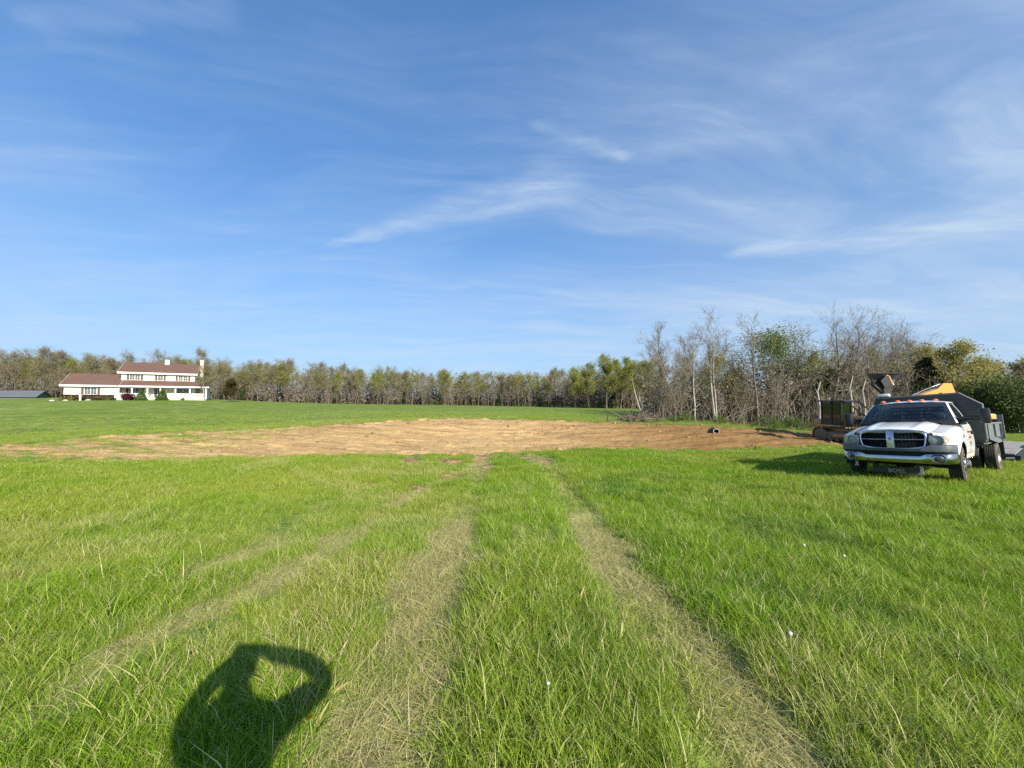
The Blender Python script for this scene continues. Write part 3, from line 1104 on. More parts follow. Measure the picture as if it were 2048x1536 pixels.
def make_tree(name, seed, H, r0, stems=1, cb=0.35, n1=12, n2=6, n3=5, n4=4, spread=0.30, up=0.10, wob=0.10, leaf=None, nleaf=0, lsize=0.12, lsp=0.25, bark=None, twigw=0.022, lean=(0, 0), fork=0.5, tophook=None):
    """a tree standing at the origin: trunk mesh (stem and limbs) and crown mesh (branches, twigs, leaves)"""
    r = np.random.default_rng(seed)
    tr, cr, lf = Wood(), Wood(), Wood()
    tips = []
    for s in range(stems):
        sp = 0.0 if stems == 1 else 0.30
        a0 = s * 2 * PI / stems + r.random()
        d0 = np.array([math.cos(a0) * sp + lean[0], math.sin(a0) * sp + lean[1], 1.0])
        Hs = H * (1.0 if s == 0 else r.uniform(0.75, 0.97))
        tp = limb(r, np.array([math.cos(a0) * 0.12 * (stems > 1), math.sin(a0) * 0.12 * (stems > 1), -0.25]), d0, Hs * 0.93, 9, wob * 0.55, 0.10)
        rad = r0 * (0.85 if stems > 1 else 1.0) * np.linspace(1, 0.14, len(tp)) ** 0.9
        rad[0] *= 1.45
        tr.tube(tp, rad, 7)
        for k in range(n1):
            t = cb + (1 - cb) * (k + r.random() * 0.8) / n1
            t = min(t, 0.98)
            p, d = at_frac(tp, t)
            ang = r.uniform(0.60, 1.15) * (1.05 - 0.40 * t)
            L = H * spread * (1.30 - 0.62 * t) * r.uniform(0.65, 1.25)
            if r.random() < 0.12:
                L *= 0.5
            bp = limb(r, p, side_dir(r, d, ang), L, 6, wob * 1.3, up)
            rb = max(0.012, np.interp(t, np.linspace(0, 1, len(tp)), rad) * fork)
            (tr if rb > 0.05 else cr).tube(bp, np.linspace(rb, max(0.010, rb * 0.22), len(bp)), 5 if rb > 0.05 else 4)
            for k2 in range(n2):
                t2 = 0.25 + 0.75 * (k2 + r.random()) / n2
                p2, d2 = at_frac(bp, min(t2, 0.99))
                L2 = L * r.uniform(0.36, 0.66) * (1.15 - 0.45 * t2)
                b2 = limb(r, p2, side_dir(r, d2, r.uniform(0.4, 0.9)), L2, 4, wob * 1.7, up * 1.2)
                cr.tube(b2, np.linspace(max(0.012, rb * 0.32), 0.009, len(b2)), 3)
                for k3 in range(n3):
                    t3 = 0.2 + 0.8 * (k3 + r.random()) / n3
                    p3, d3 = at_frac(b2, min(t3, 0.99))
                    L3 = max(0.35, L2 * r.uniform(0.4, 0.75))
                    b3 = limb(r, p3, side_dir(r, d3, r.uniform(0.35, 0.9)), L3, 3, wob * 1.8, up)
                    cr.ribbon(b3, twigw, r)
                    tips.append(b3[-1])
                    tips.append(b3[1])
                    for k4 in range(n4):
                        p4, d4 = at_frac(b3, 0.3 + 0.65 * r.random())
                        b4 = limb(r, p4, side_dir(r, d4, r.uniform(0.4, 0.9)), max(0.2, L3 * r.uniform(0.4, 0.7)), 2, wob * 1.5, up)
                        cr.ribbon(b4, twigw * 0.7, r)
                        tips.append(b4[-1])
    if tophook:
        p, d = tp[-1], tp[-1] - tp[-2]
        hk = [p]
        ang = 0.2
        for i in range(6):
            hk.append(hk[-1] + np.array([-math.sin(ang), 0, math.cos(ang)]) * tophook)
            ang += 0.45
        cr.tube(np.array(hk), np.linspace(rad[-1], 0.02, 7), 4)
    tips = np.array(tips)
    VC, FC = cr.arrays()
    mi = np.zeros(len(FC), int)
    if leaf is not None and nleaf:
        w8 = np.clip(fbm(tips[:, 0] * 0.45 + seed, tips[:, 2] * 0.45 + tips[:, 1] * 0.3, 3) - 0.22, 0.05, 1)
        idx = r.choice(len(tips), nleaf, p=w8 / w8.sum())
        lf.quads(tips[idx] + r.normal(size=(nleaf, 3)) * lsp, lsize, r)
        VL, FL = lf.arrays()
        FC = np.concatenate([FC, FL + len(VC)])
        VC = np.concatenate([VC, VL])
        mi = np.concatenate([mi, np.ones(len(FL), int)])
    VT, FT = tr.arrays()
    root = thing(name, 'tree', 'tree')
    mesh_np('trunk', VT, FT, bark or BARK, root, smooth=True)
    mesh_np('crown', VC, FC, [TWIG, leaf or TWIG], root, midx=mi)
    return root


def make_bush(name, seed, w, h, leaf, nleaf=1500, lsize=0.08, clumps=14, shape='dome', stem=True, dense=0.8):
    """foliage as many small leaf faces gathered in uneven clumps round a few stems"""
    r = np.random.default_rng(seed)
    lf, st = Wood(), Wood()
    C = []
    if shape == 'cone':
        per = nleaf
        t = r.random(per) ** 1.35
        a = r.random(per) * 2 * PI
        lob = 1 + 0.10 * np.sin(a * 3 + t * 7 + seed) + 0.06 * np.sin(a * 5 - t * 11)
        rad = (1 - t) ** 0.8 * w / 2 * lob * (1 - 0.28 * r.random(per) ** 2)
        C = np.stack([rad * np.cos(a), rad * np.sin(a), 0.04 * h + t * h * 0.97], -1) + r.normal(size=(per, 3)) * 0.03 * w
    elif shape == 'dome':
        for k in range(clumps):
            a = r.random() * 2 * PI
            d = w / 2 * 0.72 * math.sqrt(r.random())
            zc = h * (0.25 + 0.52 * r.random() * (1 - (d / (w / 2)) ** 2))
            cr_ = min(w, h) * r.uniform(0.16, 0.30)
            m = nleaf // clumps
            v = r.normal(size=(m, 3))
            v /= np.linalg.norm(v, axis=1)[:, None]
            v *= (r.random(m) ** (0.33 * dense))[:, None] * cr_
            C.append(v + [d * math.cos(a), d * math.sin(a), zc])
        C = np.concatenate(C)
        C[:, 2] = np.clip(C[:, 2], 0.01, None)
    elif shape == 'hedge':
        C = np.stack([(r.random(nleaf) - .5) * w[0], (r.random(nleaf) - .5) * w[1], r.random(nleaf) ** 0.7 * h], -1)
        k = r.random(nleaf) < 0.6
        C[k, 2] = h * (0.94 + 0.06 * r.random(k.sum())) + 0.10 * (fbm(C[k, 0] * 2, C[k, 1] * 2, 2) - .5)
    lf.quads(C, lsize, r)
    ww = w[0] if hasattr(w, '__len__') else w
    for k in range(6):
        a = r.random() * 2 * PI
        st.tube(limb(r, np.array([r.normal() * .05 * ww, r.normal() * .05, -.1]), np.array([math.cos(a) * .5, math.sin(a) * .5, 1]), h * 0.75, 4, .1), np.linspace(0.02 + 0.008 * h, 0.008, 5), 4)
    root = thing(name, 'bush', 'bush')
    V, F = st.arrays()
    mesh_np('stem', V, F, TWIG, root)
    V, F = lf.arrays()
    mesh_np('foliage', V, F, leaf, root)
    return root


def make_cedar(name, seed, H, W):
    r = np.random.default_rng(seed)
    tr, lf = Wood(), Wood()
    tr.tube(np.array([[0, 0, -0.2], [0.05, 0, H * .5], [0, 0.04, H * .97]]), np.array([0.16, 0.10, 0.02]), 6)
    C = []
    for k in range(70):
        t = r.random() ** 0.8
        z = H * (0.08 + 0.9 * t)
        a = r.random() * 2 * PI
        L = W / 2 * (1 - t) ** 0.75 * r.uniform(0.7, 1.15) + 0.15
        m = 55
        s = r.random(m) ** 0.7
        C.append(np.stack([math.cos(a) * L * s, math.sin(a) * L * s, z + 0.18 * L * s + 0 * s], -1) + r.normal(size=(m, 3)) * (0.10 + 0.10 * L))
        tr.tube(np.array([[0, 0, z], [math.cos(a) * L, math.sin(a) * L, z + 0.15 * L]]), np.array([0.03, 0.008]), 3)
    C = np.concatenate(C)
    C[:, 2] = np.clip(C[:, 2], 0.05, None)
    lf.quads(C, 0.13, r)
    root = thing(name, 'cedar', 'tree')
    V, F = tr.arrays()
    mesh_np('trunk', V, F, BARK, root)
    V, F = lf.arrays()
    mesh_np('crown', V, F, LEAF_DARK, root)
    return root


def gz(x, y):
    return Tz1(x, y)


def put_px(px, Y):
    x = (px - CX) / FPX * Y
    return (x, Y, gz(x, Y) - 0.03)


_protos = []


def proto(o):
    _protos.append(o)
    return o


used_proto = set()


def plant(root, px, Y, height, name, label, group=None, cat='tree', rz=None, wide=1.0):
    """use the prototype itself the first time, copies after; height in metres"""
    loc = put_px(px, Y)
    s = height / root['h0']
    rz = random.random() * 2 * PI if rz is None else rz
    if root.name not in used_proto:
        used_proto.add(root.name)
        root.location = loc
        root.rotation_euler = (0, 0, rz)
        root.scale = (s * wide, s * wide, s)
        o = root
        used_proto.add(o.name)
        nm = o.name
        o.name = name
        used_proto.add(o.name)
    else:
        o = copy_thing(root, loc, rz, (s * wide, s * wide, s))
        o.name = name
    o['label'] = label
    o['category'] = cat
    if group: o['group'] = group
    elif 'group' in o.keys(): del o['group']
    return o


def P_(o, h):
    o['h0'] = max(max(v.co.z for v in ch.data.vertices) for ch in o.children)
    return o


# prototypes
BARE = [P_(make_tree('bare_tree_kind', 100 + k, 17, 0.20, cb=0.30 + 0.03 * k, n1=17, n2=7, n3=6, n4=2, spread=0.30, up=0.07, twigw=0.060, leaf=LEAF_HAZE, nleaf=2600, lsize=0.13, lsp=0.30), 17) for k in range(5)]
BARE2 = [P_(make_tree('bare_wood_kind', 150 + k, 17, 0.19, cb=0.28 + 0.05 * k, n1=15, n2=7, n3=6, n4=2, spread=0.30, up=0.07, twigw=0.034), 17) for k in range(4)]
BUD = [P_(make_tree('budding_tree_kind', 200 + k, 15, 0.18, cb=0.25, n1=15, n2=6, n3=5, n4=1, spread=0.31, up=0.07, twigw=0.05, leaf=(LEAF_OLIVE, LEAF_BUD, LEAF_OLIVE, LEAF_BUD)[k], nleaf=4200, lsize=0.15, lsp=0.42), 15) for k in range(4)]
SAP = [P_(make_tree('sapling_kind', 300 + k, 9, 0.075, stems=1 + k % 2, cb=0.16, n1=13, n2=5, n3=4, n4=1, spread=0.24, up=0.10, twigw=0.04), 9) for k in range(4)]
SPREAD = [P_(make_tree('spreading_tree_kind', 400 + k, 19, 0.30, cb=0.34, n1=12, n2=6, n3=5, n4=2, spread=0.38, up=0.06, wob=0.13, twigw=0.032, fork=0.6), 19) for k in range(3)]
CEDAR = [P_(make_cedar('cedar_kind', 500 + k, 6, 3.0), 6) for k in range(2)]
BUSHG = [P_(make_bush('bush_kind', 600 + k, 2.6, 1.9, LEAF_DULL if k else LEAF_GREEN, 800, 0.065), 1.9) for k in range(2)]
BUSHD = [P_(make_bush('dark_bush_kind', 620 + k, 3.0, 2.4, LEAF_DARK, 1500, 0.10), 2.4) for k in range(1)]

G_BARE = 'bare trees of the far tree line'
L_BARE = 'bare grey-brown tree in the far tree line beyond the field'
G_BUD = 'budding trees of the far tree line'
L_BUD = 'olive-green budding tree in the far tree line beyond the field'
G_SAP = 'thin saplings of the far tree line'
L_SAP = 'thin bare sapling at the foot of the far tree line'
rs = random.Random(11)


def treeY(px):
    return float(np.interp(px, [-700, -200, 0, 240, 420, 520, 700, 950, 1120, 1200, 1290], [110, 122, 126, 132, 138, 150, 165, 166, 152, 128, 118]))


def treeH(px):
    return float(np.interp(px, [-700, 0, 120, 240, 420, 480, 560, 760, 900, 1100, 1160, 1290], [17, 17, 17, 16, 18.5, 16, 18.5, 18, 16.5, 16.5, 15, 15.5]))


px = -520.0
while px < 1275:
    for row in range(3):
        q = px + rs.uniform(-14, 14)
        Y = treeY(q) + row * 9 + rs.uniform(-3, 3)
        Hh = treeH(q) * rs.uniform(0.78, 1.08) * (1 + row * 0.03)
        if rs.random() < (0.48 if row < 2 else 0.35):
            plant(rs.choice(BUD), q, Y, Hh * 0.93, 'budding_tree', L_BUD, G_BUD)
        else:
            plant(rs.choice(BARE + SPREAD[:1]), q, Y, Hh, 'bare_tree', L_BARE, G_BARE)
    for k in range(2):
        q = px + rs.uniform(-15, 15)
        plant(rs.choice(SAP), q, treeY(q) - rs.uniform(1, 5), rs.uniform(6, 11), 'sapling', L_SAP, G_SAP)
    if rs.random() < 0.30 and px > 420:
        plant(rs.choice(CEDAR), px + rs.uniform(-10, 10), treeY(px) - rs.uniform(0, 4), rs.uniform(4, 7.5), 'cedar_tree', 'dark green cedar among the trunks of the far tree line', 'cedars of the far tree line')
    px += 23

# a mass of fine brown stems fills the far wood behind its front rows
wr = np.random.default_rng(77)
tk = Wood()
for k in range(5200):
    q = wr.uniform(-700, 1330)
    Y = treeY(q) + wr.uniform(4, 34)
    x = (q - CX) / FPX * Y
    Hh = wr.uniform(2.5, 9.5)
    z0 = 0.0
    tk.ribbon(np.array([[x, Y, z0 - 1.5], [x + wr.normal() * .5, Y, z0 + Hh * .5], [x + wr.normal() * 1.2, Y, z0 + Hh]]), wr.uniform(0.08, 0.22), np.random.default_rng(k))
pts = []
for k in range(60000):
    q = wr.uniform(-700, 1330)
    Y = treeY(q) + wr.uniform(6, 36)
    pts.append([(q - CX) / FPX * Y, Y, wr.uniform(-1.5, 11.0) * wr.uniform(0.25, 1)])
tk.quads(np.array(pts), 0.55, wr)
nt_ = sum(len(f) for f in tk.F)
pts = []
for k in range(44000):
    q = wr.uniform(-700, 1330)
    Y = treeY(q) + wr.uniform(5, 36)
    top = treeH(q) * (0.62 + 0.40 * float(fbm(np.array([q * 0.035]), np.array([Y * 0.12]), 2)[0]))
    pts.append([(q - CX) / FPX * Y, Y, top * wr.random() ** 0.55])
tk.quads(np.array(pts), 0.36, wr)
V_, F_ = tk.arrays()
mi_ = np.zeros(len(F_), int)
mi_[nt_:] = 1 + (np.arange(len(F_) - nt_) % 5 == 0)
o = mesh_np('woodland_thicket', V_, F_, [TWIG, LEAF_HAZE, LEAF_OLIVE], midx=mi_)
tag(o, 'brown mass of stems and brush filling the far wood', 'thicket', kind='stuff')

# the wood on the right, nearer
L_RB, G_RB = 'tall bare tree in the wood behind the basin', 'bare trees of the wood behind the basin'
L_RS, G_RS = 'slender bare sapling along the edge of the wood behind the basin', 'saplings along the wood behind the basin'
L_RU, G_RU = 'olive-green budding tree inside the wood behind the basin', 'budding trees of the wood behind the basin'
slim = P_(make_tree('slim_tree', 701, 15.5, 0.17, cb=0.32, n1=18, n2=7, n3=6, n4=2, spread=0.21, up=0.13, wob=0.09, twigw=0.034), 15.5)
plant(slim, 1326, 52, 14.2, 'bare_tree', 'slim bare tree with upright twigs rising beside the brush pile', rz=0.4)
fk = P_(make_tree('forked', 702, 17, 0.17, stems=2, cb=0.42, n1=10, n2=7, n3=5, n4=3, spread=0.26, up=0.08, wob=0.13, bark=BARK_PALE, twigw=0.034), 17)
plant(fk, 1432, 49, 15.8, 'forked_tree', 'tall pale forked tree standing above the leaning dead branches', rz=1.2)
hk = P_(make_tree('hooked', 703, 15.5, 0.20, cb=0.35, n1=12, n2=6, n3=5, n4=2, spread=0.28, up=0.06, wob=0.08, tophook=0.45, twigw=0.034), 15.5)
plant(hk, 1514, 47, 14.4, 'bare_tree', 'dark bare tree with a hooked tip, dead branches leaning on its foot', rz=0.0)
sg = P_(make_tree('young', 704, 11, 0.13, cb=0.30, n1=12, n2=6, n3=5, n4=2, spread=0.30, up=0.10, wob=0.14, bark=BARK_PALE), 11)
plant(sg, 1388, 48.5, 12.4, 'bare_tree', 'bare tree with a pale crooked stem at the crest of the dirt bank', rz=2.0)
gm = P_(make_tree('maple', 705, 15, 0.22, cb=0.42, n1=14, n2=7, n3=6, n4=2, spread=0.30, up=0.14, leaf=LEAF_MAPLE, nleaf=9000, lsize=0.13, lsp=1.0), 15)
plant(gm, 1556, 56, 15.0, 'leafy_tree', 'tree with a rounded fresh-green crown above the wood behind the basin', wide=1.55)
wf = P_(make_tree('whitefork', 706, 12, 0.20, stems=4, cb=0.40, n1=8, n2=6, n3=5, n4=1, spread=0.24, up=0.14, leaf=LEAF_BUD, nleaf=6500, lsize=0.14, lsp=0.3, bark=BARK_PALE), 12)
plant(wf, 1281, 104, 14.2, 'budding_tree', 'yellow-green tree with several pale stems spreading from one foot')
yg = P_(make_tree('yellowgreen', 707, 13, 0.2, cb=0.22, n1=13, n2=6, n3=5, n4=1, spread=0.30, up=0.13, leaf=LEAF_BUD, nleaf=7500, lsize=0.15, lsp=0.32), 13)
for q, Y, Hh in ((1213, 108, 16.2), (1240, 114, 15.5), (1178, 120, 15.0), (1262, 120, 17.0), (1150, 135, 15)):
    plant(yg, q, Y, Hh, 'budding_tree', 'bright yellow-green tree at the corner where the two woods meet', 'yellow-green trees at the corner of the woods')
gold = P_(make_tree('gold', 708, 13, 0.2, cb=0.15, n1=15, n2=7, n3=5, n4=1, spread=0.30, up=0.12, leaf=LEAF_YEL, nleaf=8000, lsize=0.14, lsp=0.42), 13)
for q, Y, Hh in ((1905, 50, 12.0), (1945, 53, 10.2), (1868, 56, 12.4), (1985, 60, 10.6), (2040, 64, 11.5), (2090, 60, 11.2)):
    plant(gold, q, Y, Hh, 'golden_tree', 'tree in golden-green young leaf behind the excavator', 'golden-green trees behind the excavator')
for q, Y, Hh in ((1655, 52, 17.2), (1702, 55, 18.0), (1752, 50, 16.6), (1812, 53, 16.0), (1610, 58, 16.8), (1850, 55, 14.4)):
    plant(SPREAD[1 + int(q) % 2], q, Y, Hh, 'spreading_tree', 'big bare tree with wide spreading limbs behind the bulldozer', 'spreading bare trees behind the bulldozer')
for k in range(46):
    q = rs.uniform(1290, 2120)
    Y = rs.uniform(50, 78) + (q > 1800) * 4
    Hh = float(np.interp(q, [1290, 1400, 1500, 1650, 1800, 1900, 2100], [10.5, 12, 12.0, 12.5, 12, 10, 9.5])) * rs.uniform(0.75, 1.05) * Y / 56
    if rs.random() < 0.30:
        plant(rs.choice(BUD), q, Y, Hh * 0.95, 'budding_tree', L_RU, G_RU)
    else:
        plant(rs.choice(BARE2), q, Y, Hh * 1.16, 'bare_tree', L_RB, G_RB)
for k in range(70):
    q = rs.uniform(1295, 2080)
    plant(rs.choice(SAP), q, rs.uniform(45, 62), rs.uniform(4.5, 9), 'sapling', L_RS, G_RS)
for q, Y, Hh in ((1662, 53, 8.0), (1640, 52, 6.5), (1852, 52, 9.6), (1890, 54, 8.0), (1815, 54, 7.0), (1478, 56, 8.0)):
    plant(rs.choice(CEDAR), q, Y, Hh, 'cedar_tree', 'dark evergreen cedar standing in the wood behind the bulldozer', 'cedars of the wood behind the bulldozer', wide=1.05)
big = P_(make_bush('thick', 640, 7.0, 6.0, LEAF_DULL, 9000, 0.13, clumps=34), 6.0)
for q, Y, Hh in ((1995, 42, 6.8), (2035, 40, 6.3), (2085, 42, 6.6), (1960, 45, 5.2), (2140, 44, 6.4)):
    plant(big, q, Y, Hh, 'green_thicket', 'tall rounded bush in full green leaf beyond the dump truck', 'tall green bushes beyond the dump truck', 'bush')
for k in range(44):
    q = rs.uniform(1330, 1860)
    Y = float(np.interp(q, [1330, 1430, 1560, 1700, 1860], [40, 36, 33.5, 33.5, 36])) + rs.uniform(0, 8)
    plant(rs.choice(BUSHG), q, Y, rs.uniform(0.5, 1.5), 'leafy_shrub', 'low green shrub at the foot of the wood behind the basin', 'low green shrubs along the foot of the wood', 'shrub')
for k in range(16):
    q = rs.uniform(-300, 1250)
    plant(rs.choice(BUSHD + BUSHG), q, treeY(q) - rs.uniform(2, 6), rs.uniform(1.5, 3), 'leafy_shrub', 'low dark shrub at the foot of the far tree line', 'low shrubs of the far tree line', 'shrub')

# brush of the right wood: fine stems nobody could count
tk = Wood()
for k in range(3000):
    q = wr.uniform(1285, 2150)
    Y = float(np.interp(q, [1285, 1430, 1560, 1700, 2150], [52, 47, 42, 41, 46])) + wr.uniform(1, 30)
    x = (q - CX) / FPX * Y
    Hh = wr.uniform(1.2, 6.5)
    z0 = -1.3
    b_ = limb(wr, np.array([x, Y, z0 - 0.4]), np.array([wr.normal() * .25, wr.normal() * .25, 1]), Hh, 4, 0.12)
    tk.ribbon(b_, wr.uniform(0.035, 0.09), wr)
    for j in range(4):
        p4, d4 = at_frac(b_, wr.uniform(.25, .95))
        tk.ribbon(limb(wr, p4, side_dir(wr, d4, .8), Hh * wr.uniform(.12, .3), 2, .2), 0.022, wr)
pts = []
for k in range(26000):
    q = wr.uniform(1285, 2200)
    Y = float(np.interp(q, [1285, 1430, 1560, 1700, 2150], [58, 55, 52, 52, 54])) + wr.uniform(0, 34)
    pts.append([(q - CX) / FPX * Y, Y, wr.uniform(-1.6, 6.5) * wr.uniform(0.4, 1)])
tk.quads(np.array(pts), 0.30, wr)
nt_ = sum(len(f) for f in tk.F)
pts = []
for k in range(15000):
    q = wr.uniform(1285, 2200)
    Y = float(np.interp(q, [1285, 1430, 1560, 1700, 2150], [56, 53, 50, 50, 52])) + wr.uniform(0, 30)
    top = float(np.interp(q, [1285, 1400, 1560, 1700, 1850, 2200], [8, 8.5, 9, 9.5, 9, 8])) * (0.55 + 0.6 * float(fbm(np.array([q * 0.03]), np.array([Y * 0.15]), 2)[0]))
    pts.append([(q - CX) / FPX * Y, Y, -1.2 + top * wr.random() ** 0.6])
tk.quads(np.array(pts), 0.16, wr)
V_, F_ = tk.arrays()
mi_ = np.zeros(len(F_), int)
mi_[nt_:] = 1 + (np.arange(len(F_) - nt_) % 3 == 0)
tag(mesh_np('woodland_brush', V_, F_, [TWIG, LEAF_HAZE, LEAF_OLIVE], midx=mi_), 'tangle of thin brown stems filling the wood behind the basin', 'brush', kind='stuff')

# dead standing trunks, fallen limbs, brush pile
def dead_limb(name, label, P, rad, sides=6, group=None, barkm=None, twigs=3, cat='branch'):
    tr = Wood()
    P = np.array(P, float)
    tr.tube(P, np.linspace(rad, rad * 0.4, len(P)), sides)
    root = thing(name, label, cat, tuple(P[0]), group=group)
    V, F = tr.arrays()
    mesh_np('stem', V - P[0], F, barkm or BARK_PALE, root, smooth=True)
    for k in range(twigs):
        t2 = Wood()
        p, d = at_frac(P, wr.uniform(.3, .95))
        L = np.linalg.norm(P[-1] - P[0]) * wr.uniform(.12, .3)
        t2.tube(limb(wr, p, side_dir(wr, d, .8), L, 3, .12), np.linspace(rad * .35, rad * .1, 4), 4)
        V, F = t2.arrays()
        mesh_np('side_branch', V - P[0], F, barkm or BARK_PALE, root)
    return root


def gp(px, Y, dz=0.0):
    x = (px - CX) / FPX * Y
    return [x, Y, gz(x, Y) + dz]


for q, Y, h in ((1637, 43, 5.6), (1702, 44, 6.4), (1727, 44, 6.0), (1655, 46, 4.0)):
    a = gp(q, Y, -.2)
    dead_limb('dead_trunk', 'pale broken dead trunk standing at the wood edge behind the bulldozer', [a, [a[0] + .1, a[1], a[2] + h * .5], [a[0] - .12, a[1], a[2] + h * .8], [a[0] + .25, a[1], a[2] + h]], 0.15, group='dead trunks behind the bulldozer', cat='tree')
for (q0, Y0, q1, Y1, h1, r_) in ((1508, 44, 1438, 43, .3, .06), (1512, 44, 1540, 43, .15, .07), (1514, 44.5, 1450, 42.5, .2, .05), (1440, 44, 1470, 44, 1.9, .07), (1400, 46, 1365, 44.5, .3, .06), (1525, 44, 1590, 43, 1.0, .06)):
    a = gp(q0, Y0, 2.2 if h1 < .5 else 0.0)
    b = gp(q1, Y1, h1)
    m_ = [(a[i] + b[i]) / 2 + wr.normal() * .12 for i in range(3)]
    dead_limb('fallen_branch', 'pale dead branch leaning down among the shrubs at the wood edge', [a, m_, b], r_, group='dead branches leaning at the wood edge', twigs=4, barkm=BARK)

c0 = gp(1268, 38.0)
bp = thing('brush_pile', 'heap of torn-out roots and dead limbs at the crest of the dirt bank', 'brush pile', tuple(c0))
tk = Wood()
for k in range(130):
    a = wr.uniform(0, 2 * PI)
    s_ = abs(wr.normal())
    p0 = np.array([wr.normal() * 1.1, wr.normal() * .6, abs(wr.normal()) * .25])
    tk.tube(limb(wr, p0, np.array([math.cos(a), math.sin(a) * .5, wr.uniform(-.1, .6)]), wr.uniform(.5, 1.9), 4, .22), np.linspace(wr.uniform(.02, .06), .01, 5), 4)
V, F = tk.arrays()
mesh_np('branch_tangle', V, F, BARK, bp)
for k in range(3):
    t2 = Wood()
    t2.tube(limb(wr, np.array([-.8 + k * .5, 0, .15]), np.array([.9 - 1.6 * (k == 0), .1, .55]), 2.4 - .4 * k, 6, .1, -.05), np.linspace(.11, .04, 7), 6)
    V, F = t2.arrays()
    mesh_np('limb', V, F, BARK, bp, smooth=True)
t2 = MB()
bmr = bmesh.new()
bmesh.ops.create_icosphere(bmr, subdivisions=3, radius=1)
for v in bmr.verts:
    k = 1 + (fbm(np.array([v.co.x * 2 + 5]), np.array([v.co.y * 2 + v.co.z * 3]), 3)[0] - .5) * .7
    v.co = (v.co.x * .95 * k + .25, v.co.y * .5 * k, v.co.z * .38 * k + .18)
t2.bm(bmr)
t2.build('root_ball', simple('root_soil', (0.17, 0.10, 0.05), 0.95, bump=0.6, scale=3), bp, smooth=True)

# ------------------------------------------------------------------ the house on the rise
def siding_material(name, col, pitch=0.20):
    m, n, b = mat(name)
    P = n.add('ShaderNodeTexCoord').outputs['Object']
    z = n.add('ShaderNodeSeparateXYZ', None, Vector=P).outputs[2]
    fr = n.math('FRACT', n.math('DIVIDE', z, pitch))
    nz = n.noise(P, 1.5, 4, 0.6)
    c = n.mix(n.mrange(nz, 0.3, 0.7), tuple(col) + (1,), tuple(x * 0.90 for x in col) + (1,))
    n.put(b.inputs['Base Color'], c)
    b.inputs['Roughness'].default_value = 0.55
    n.put(b.inputs['Normal'], n.add('ShaderNodeBump', None, Height=fr, Strength=0.5, Distance=0.02))
    return m


def shingle_material(name, c1, c2):
    m, n, b = mat(name)
    P = n.add('ShaderNodeTexCoord').outputs['Object']
    br = n.add('ShaderNodeTexBrick', None, Vector=P, Scale=3.0, Color1=c1, Color2=c2, Mortar=tuple(x * 0.6 for x in c1[:3]) + (1,))
    br.inputs['Mortar Size'].default_value = 0.012
    nz = n.noise(P, 0.8, 5, 0.6)
    n.put(b.inputs['Base Color'], n.mix(n.mrange(nz, 0.3, 0.7, 0, 0.5), br.outputs[0], c2))
    b.inputs['Roughness'].default_value = 0.92
    b.inputs['Specular IOR Level'].default_value = 0.2
    n.put(b.inputs['Normal'], n.add('ShaderNodeBump', None, Height=n.noise(P, 12, 4, 0.6), Strength=0.4, Distance=0.02))
    return m


SIDING = siding_material('cream_siding', (0.74, 0.72, 0.58))
SIDING2 = siding_material('tan_siding', (0.50, 0.48, 0.37))
ROOF = shingle_material('brown_shingles', (0.118, 0.066, 0.050, 1), (0.165, 0.098, 0.075, 1))
WHITE = simple('white_trim', (0.80, 0.79, 0.75), 0.5, var=0.04)
SHUT = simple('brown_shutter', (0.085, 0.045, 0.040), 0.6)
PANE = simple('window_pane', (0.035, 0.042, 0.045), 0.08, var=0.3, scale=1.0, spec=0.6)
CHIM = simple('chimney_stone', (0.66, 0.60, 0.47), 0.9, scale=4, bump=0.4)
FOUND = simple('foundation_block', (0.50, 0.48, 0.43), 0.85, bump=0.2)
DOORM = simple('dark_door', (0.025, 0.035, 0.05), 0.35)
WOODT = simple('step_wood', (0.42, 0.33, 0.21), 0.8)

HO = (-75.97, 74.61, 1.66)
HYAW = 0.607
house = thing('farmhouse', 'cream two-storey farmhouse with brown roof, porch and garage wing on the rise', 'house', HO, HYAW)
W, D, he, hr = 11.1, 9.2, 5.35, 7.72
G, GD0, GDP = 6.9, -2.0, 8.6     # garage width, front, depth
ge, gr_ = 2.72, 5.05
wall = MB()
wall.box(0, W, 0, D, -0.6, he)
wall.prism([(0, he), (D, he), (D / 2, hr - 0.16)], 0.0, W, 'yz')
wall.build('wall', SIDING, house)
wall = MB()
wall.box(-G, -0.004, GD0, GD0 + GDP, -0.6, ge)
wall.prism([(GD0, ge), (GD0 + GDP, ge), (GD0 + GDP / 2, gr_ - 0.16)], -G, -0.004, 'yz')
wall.build('garage_wall', SIDING, house)


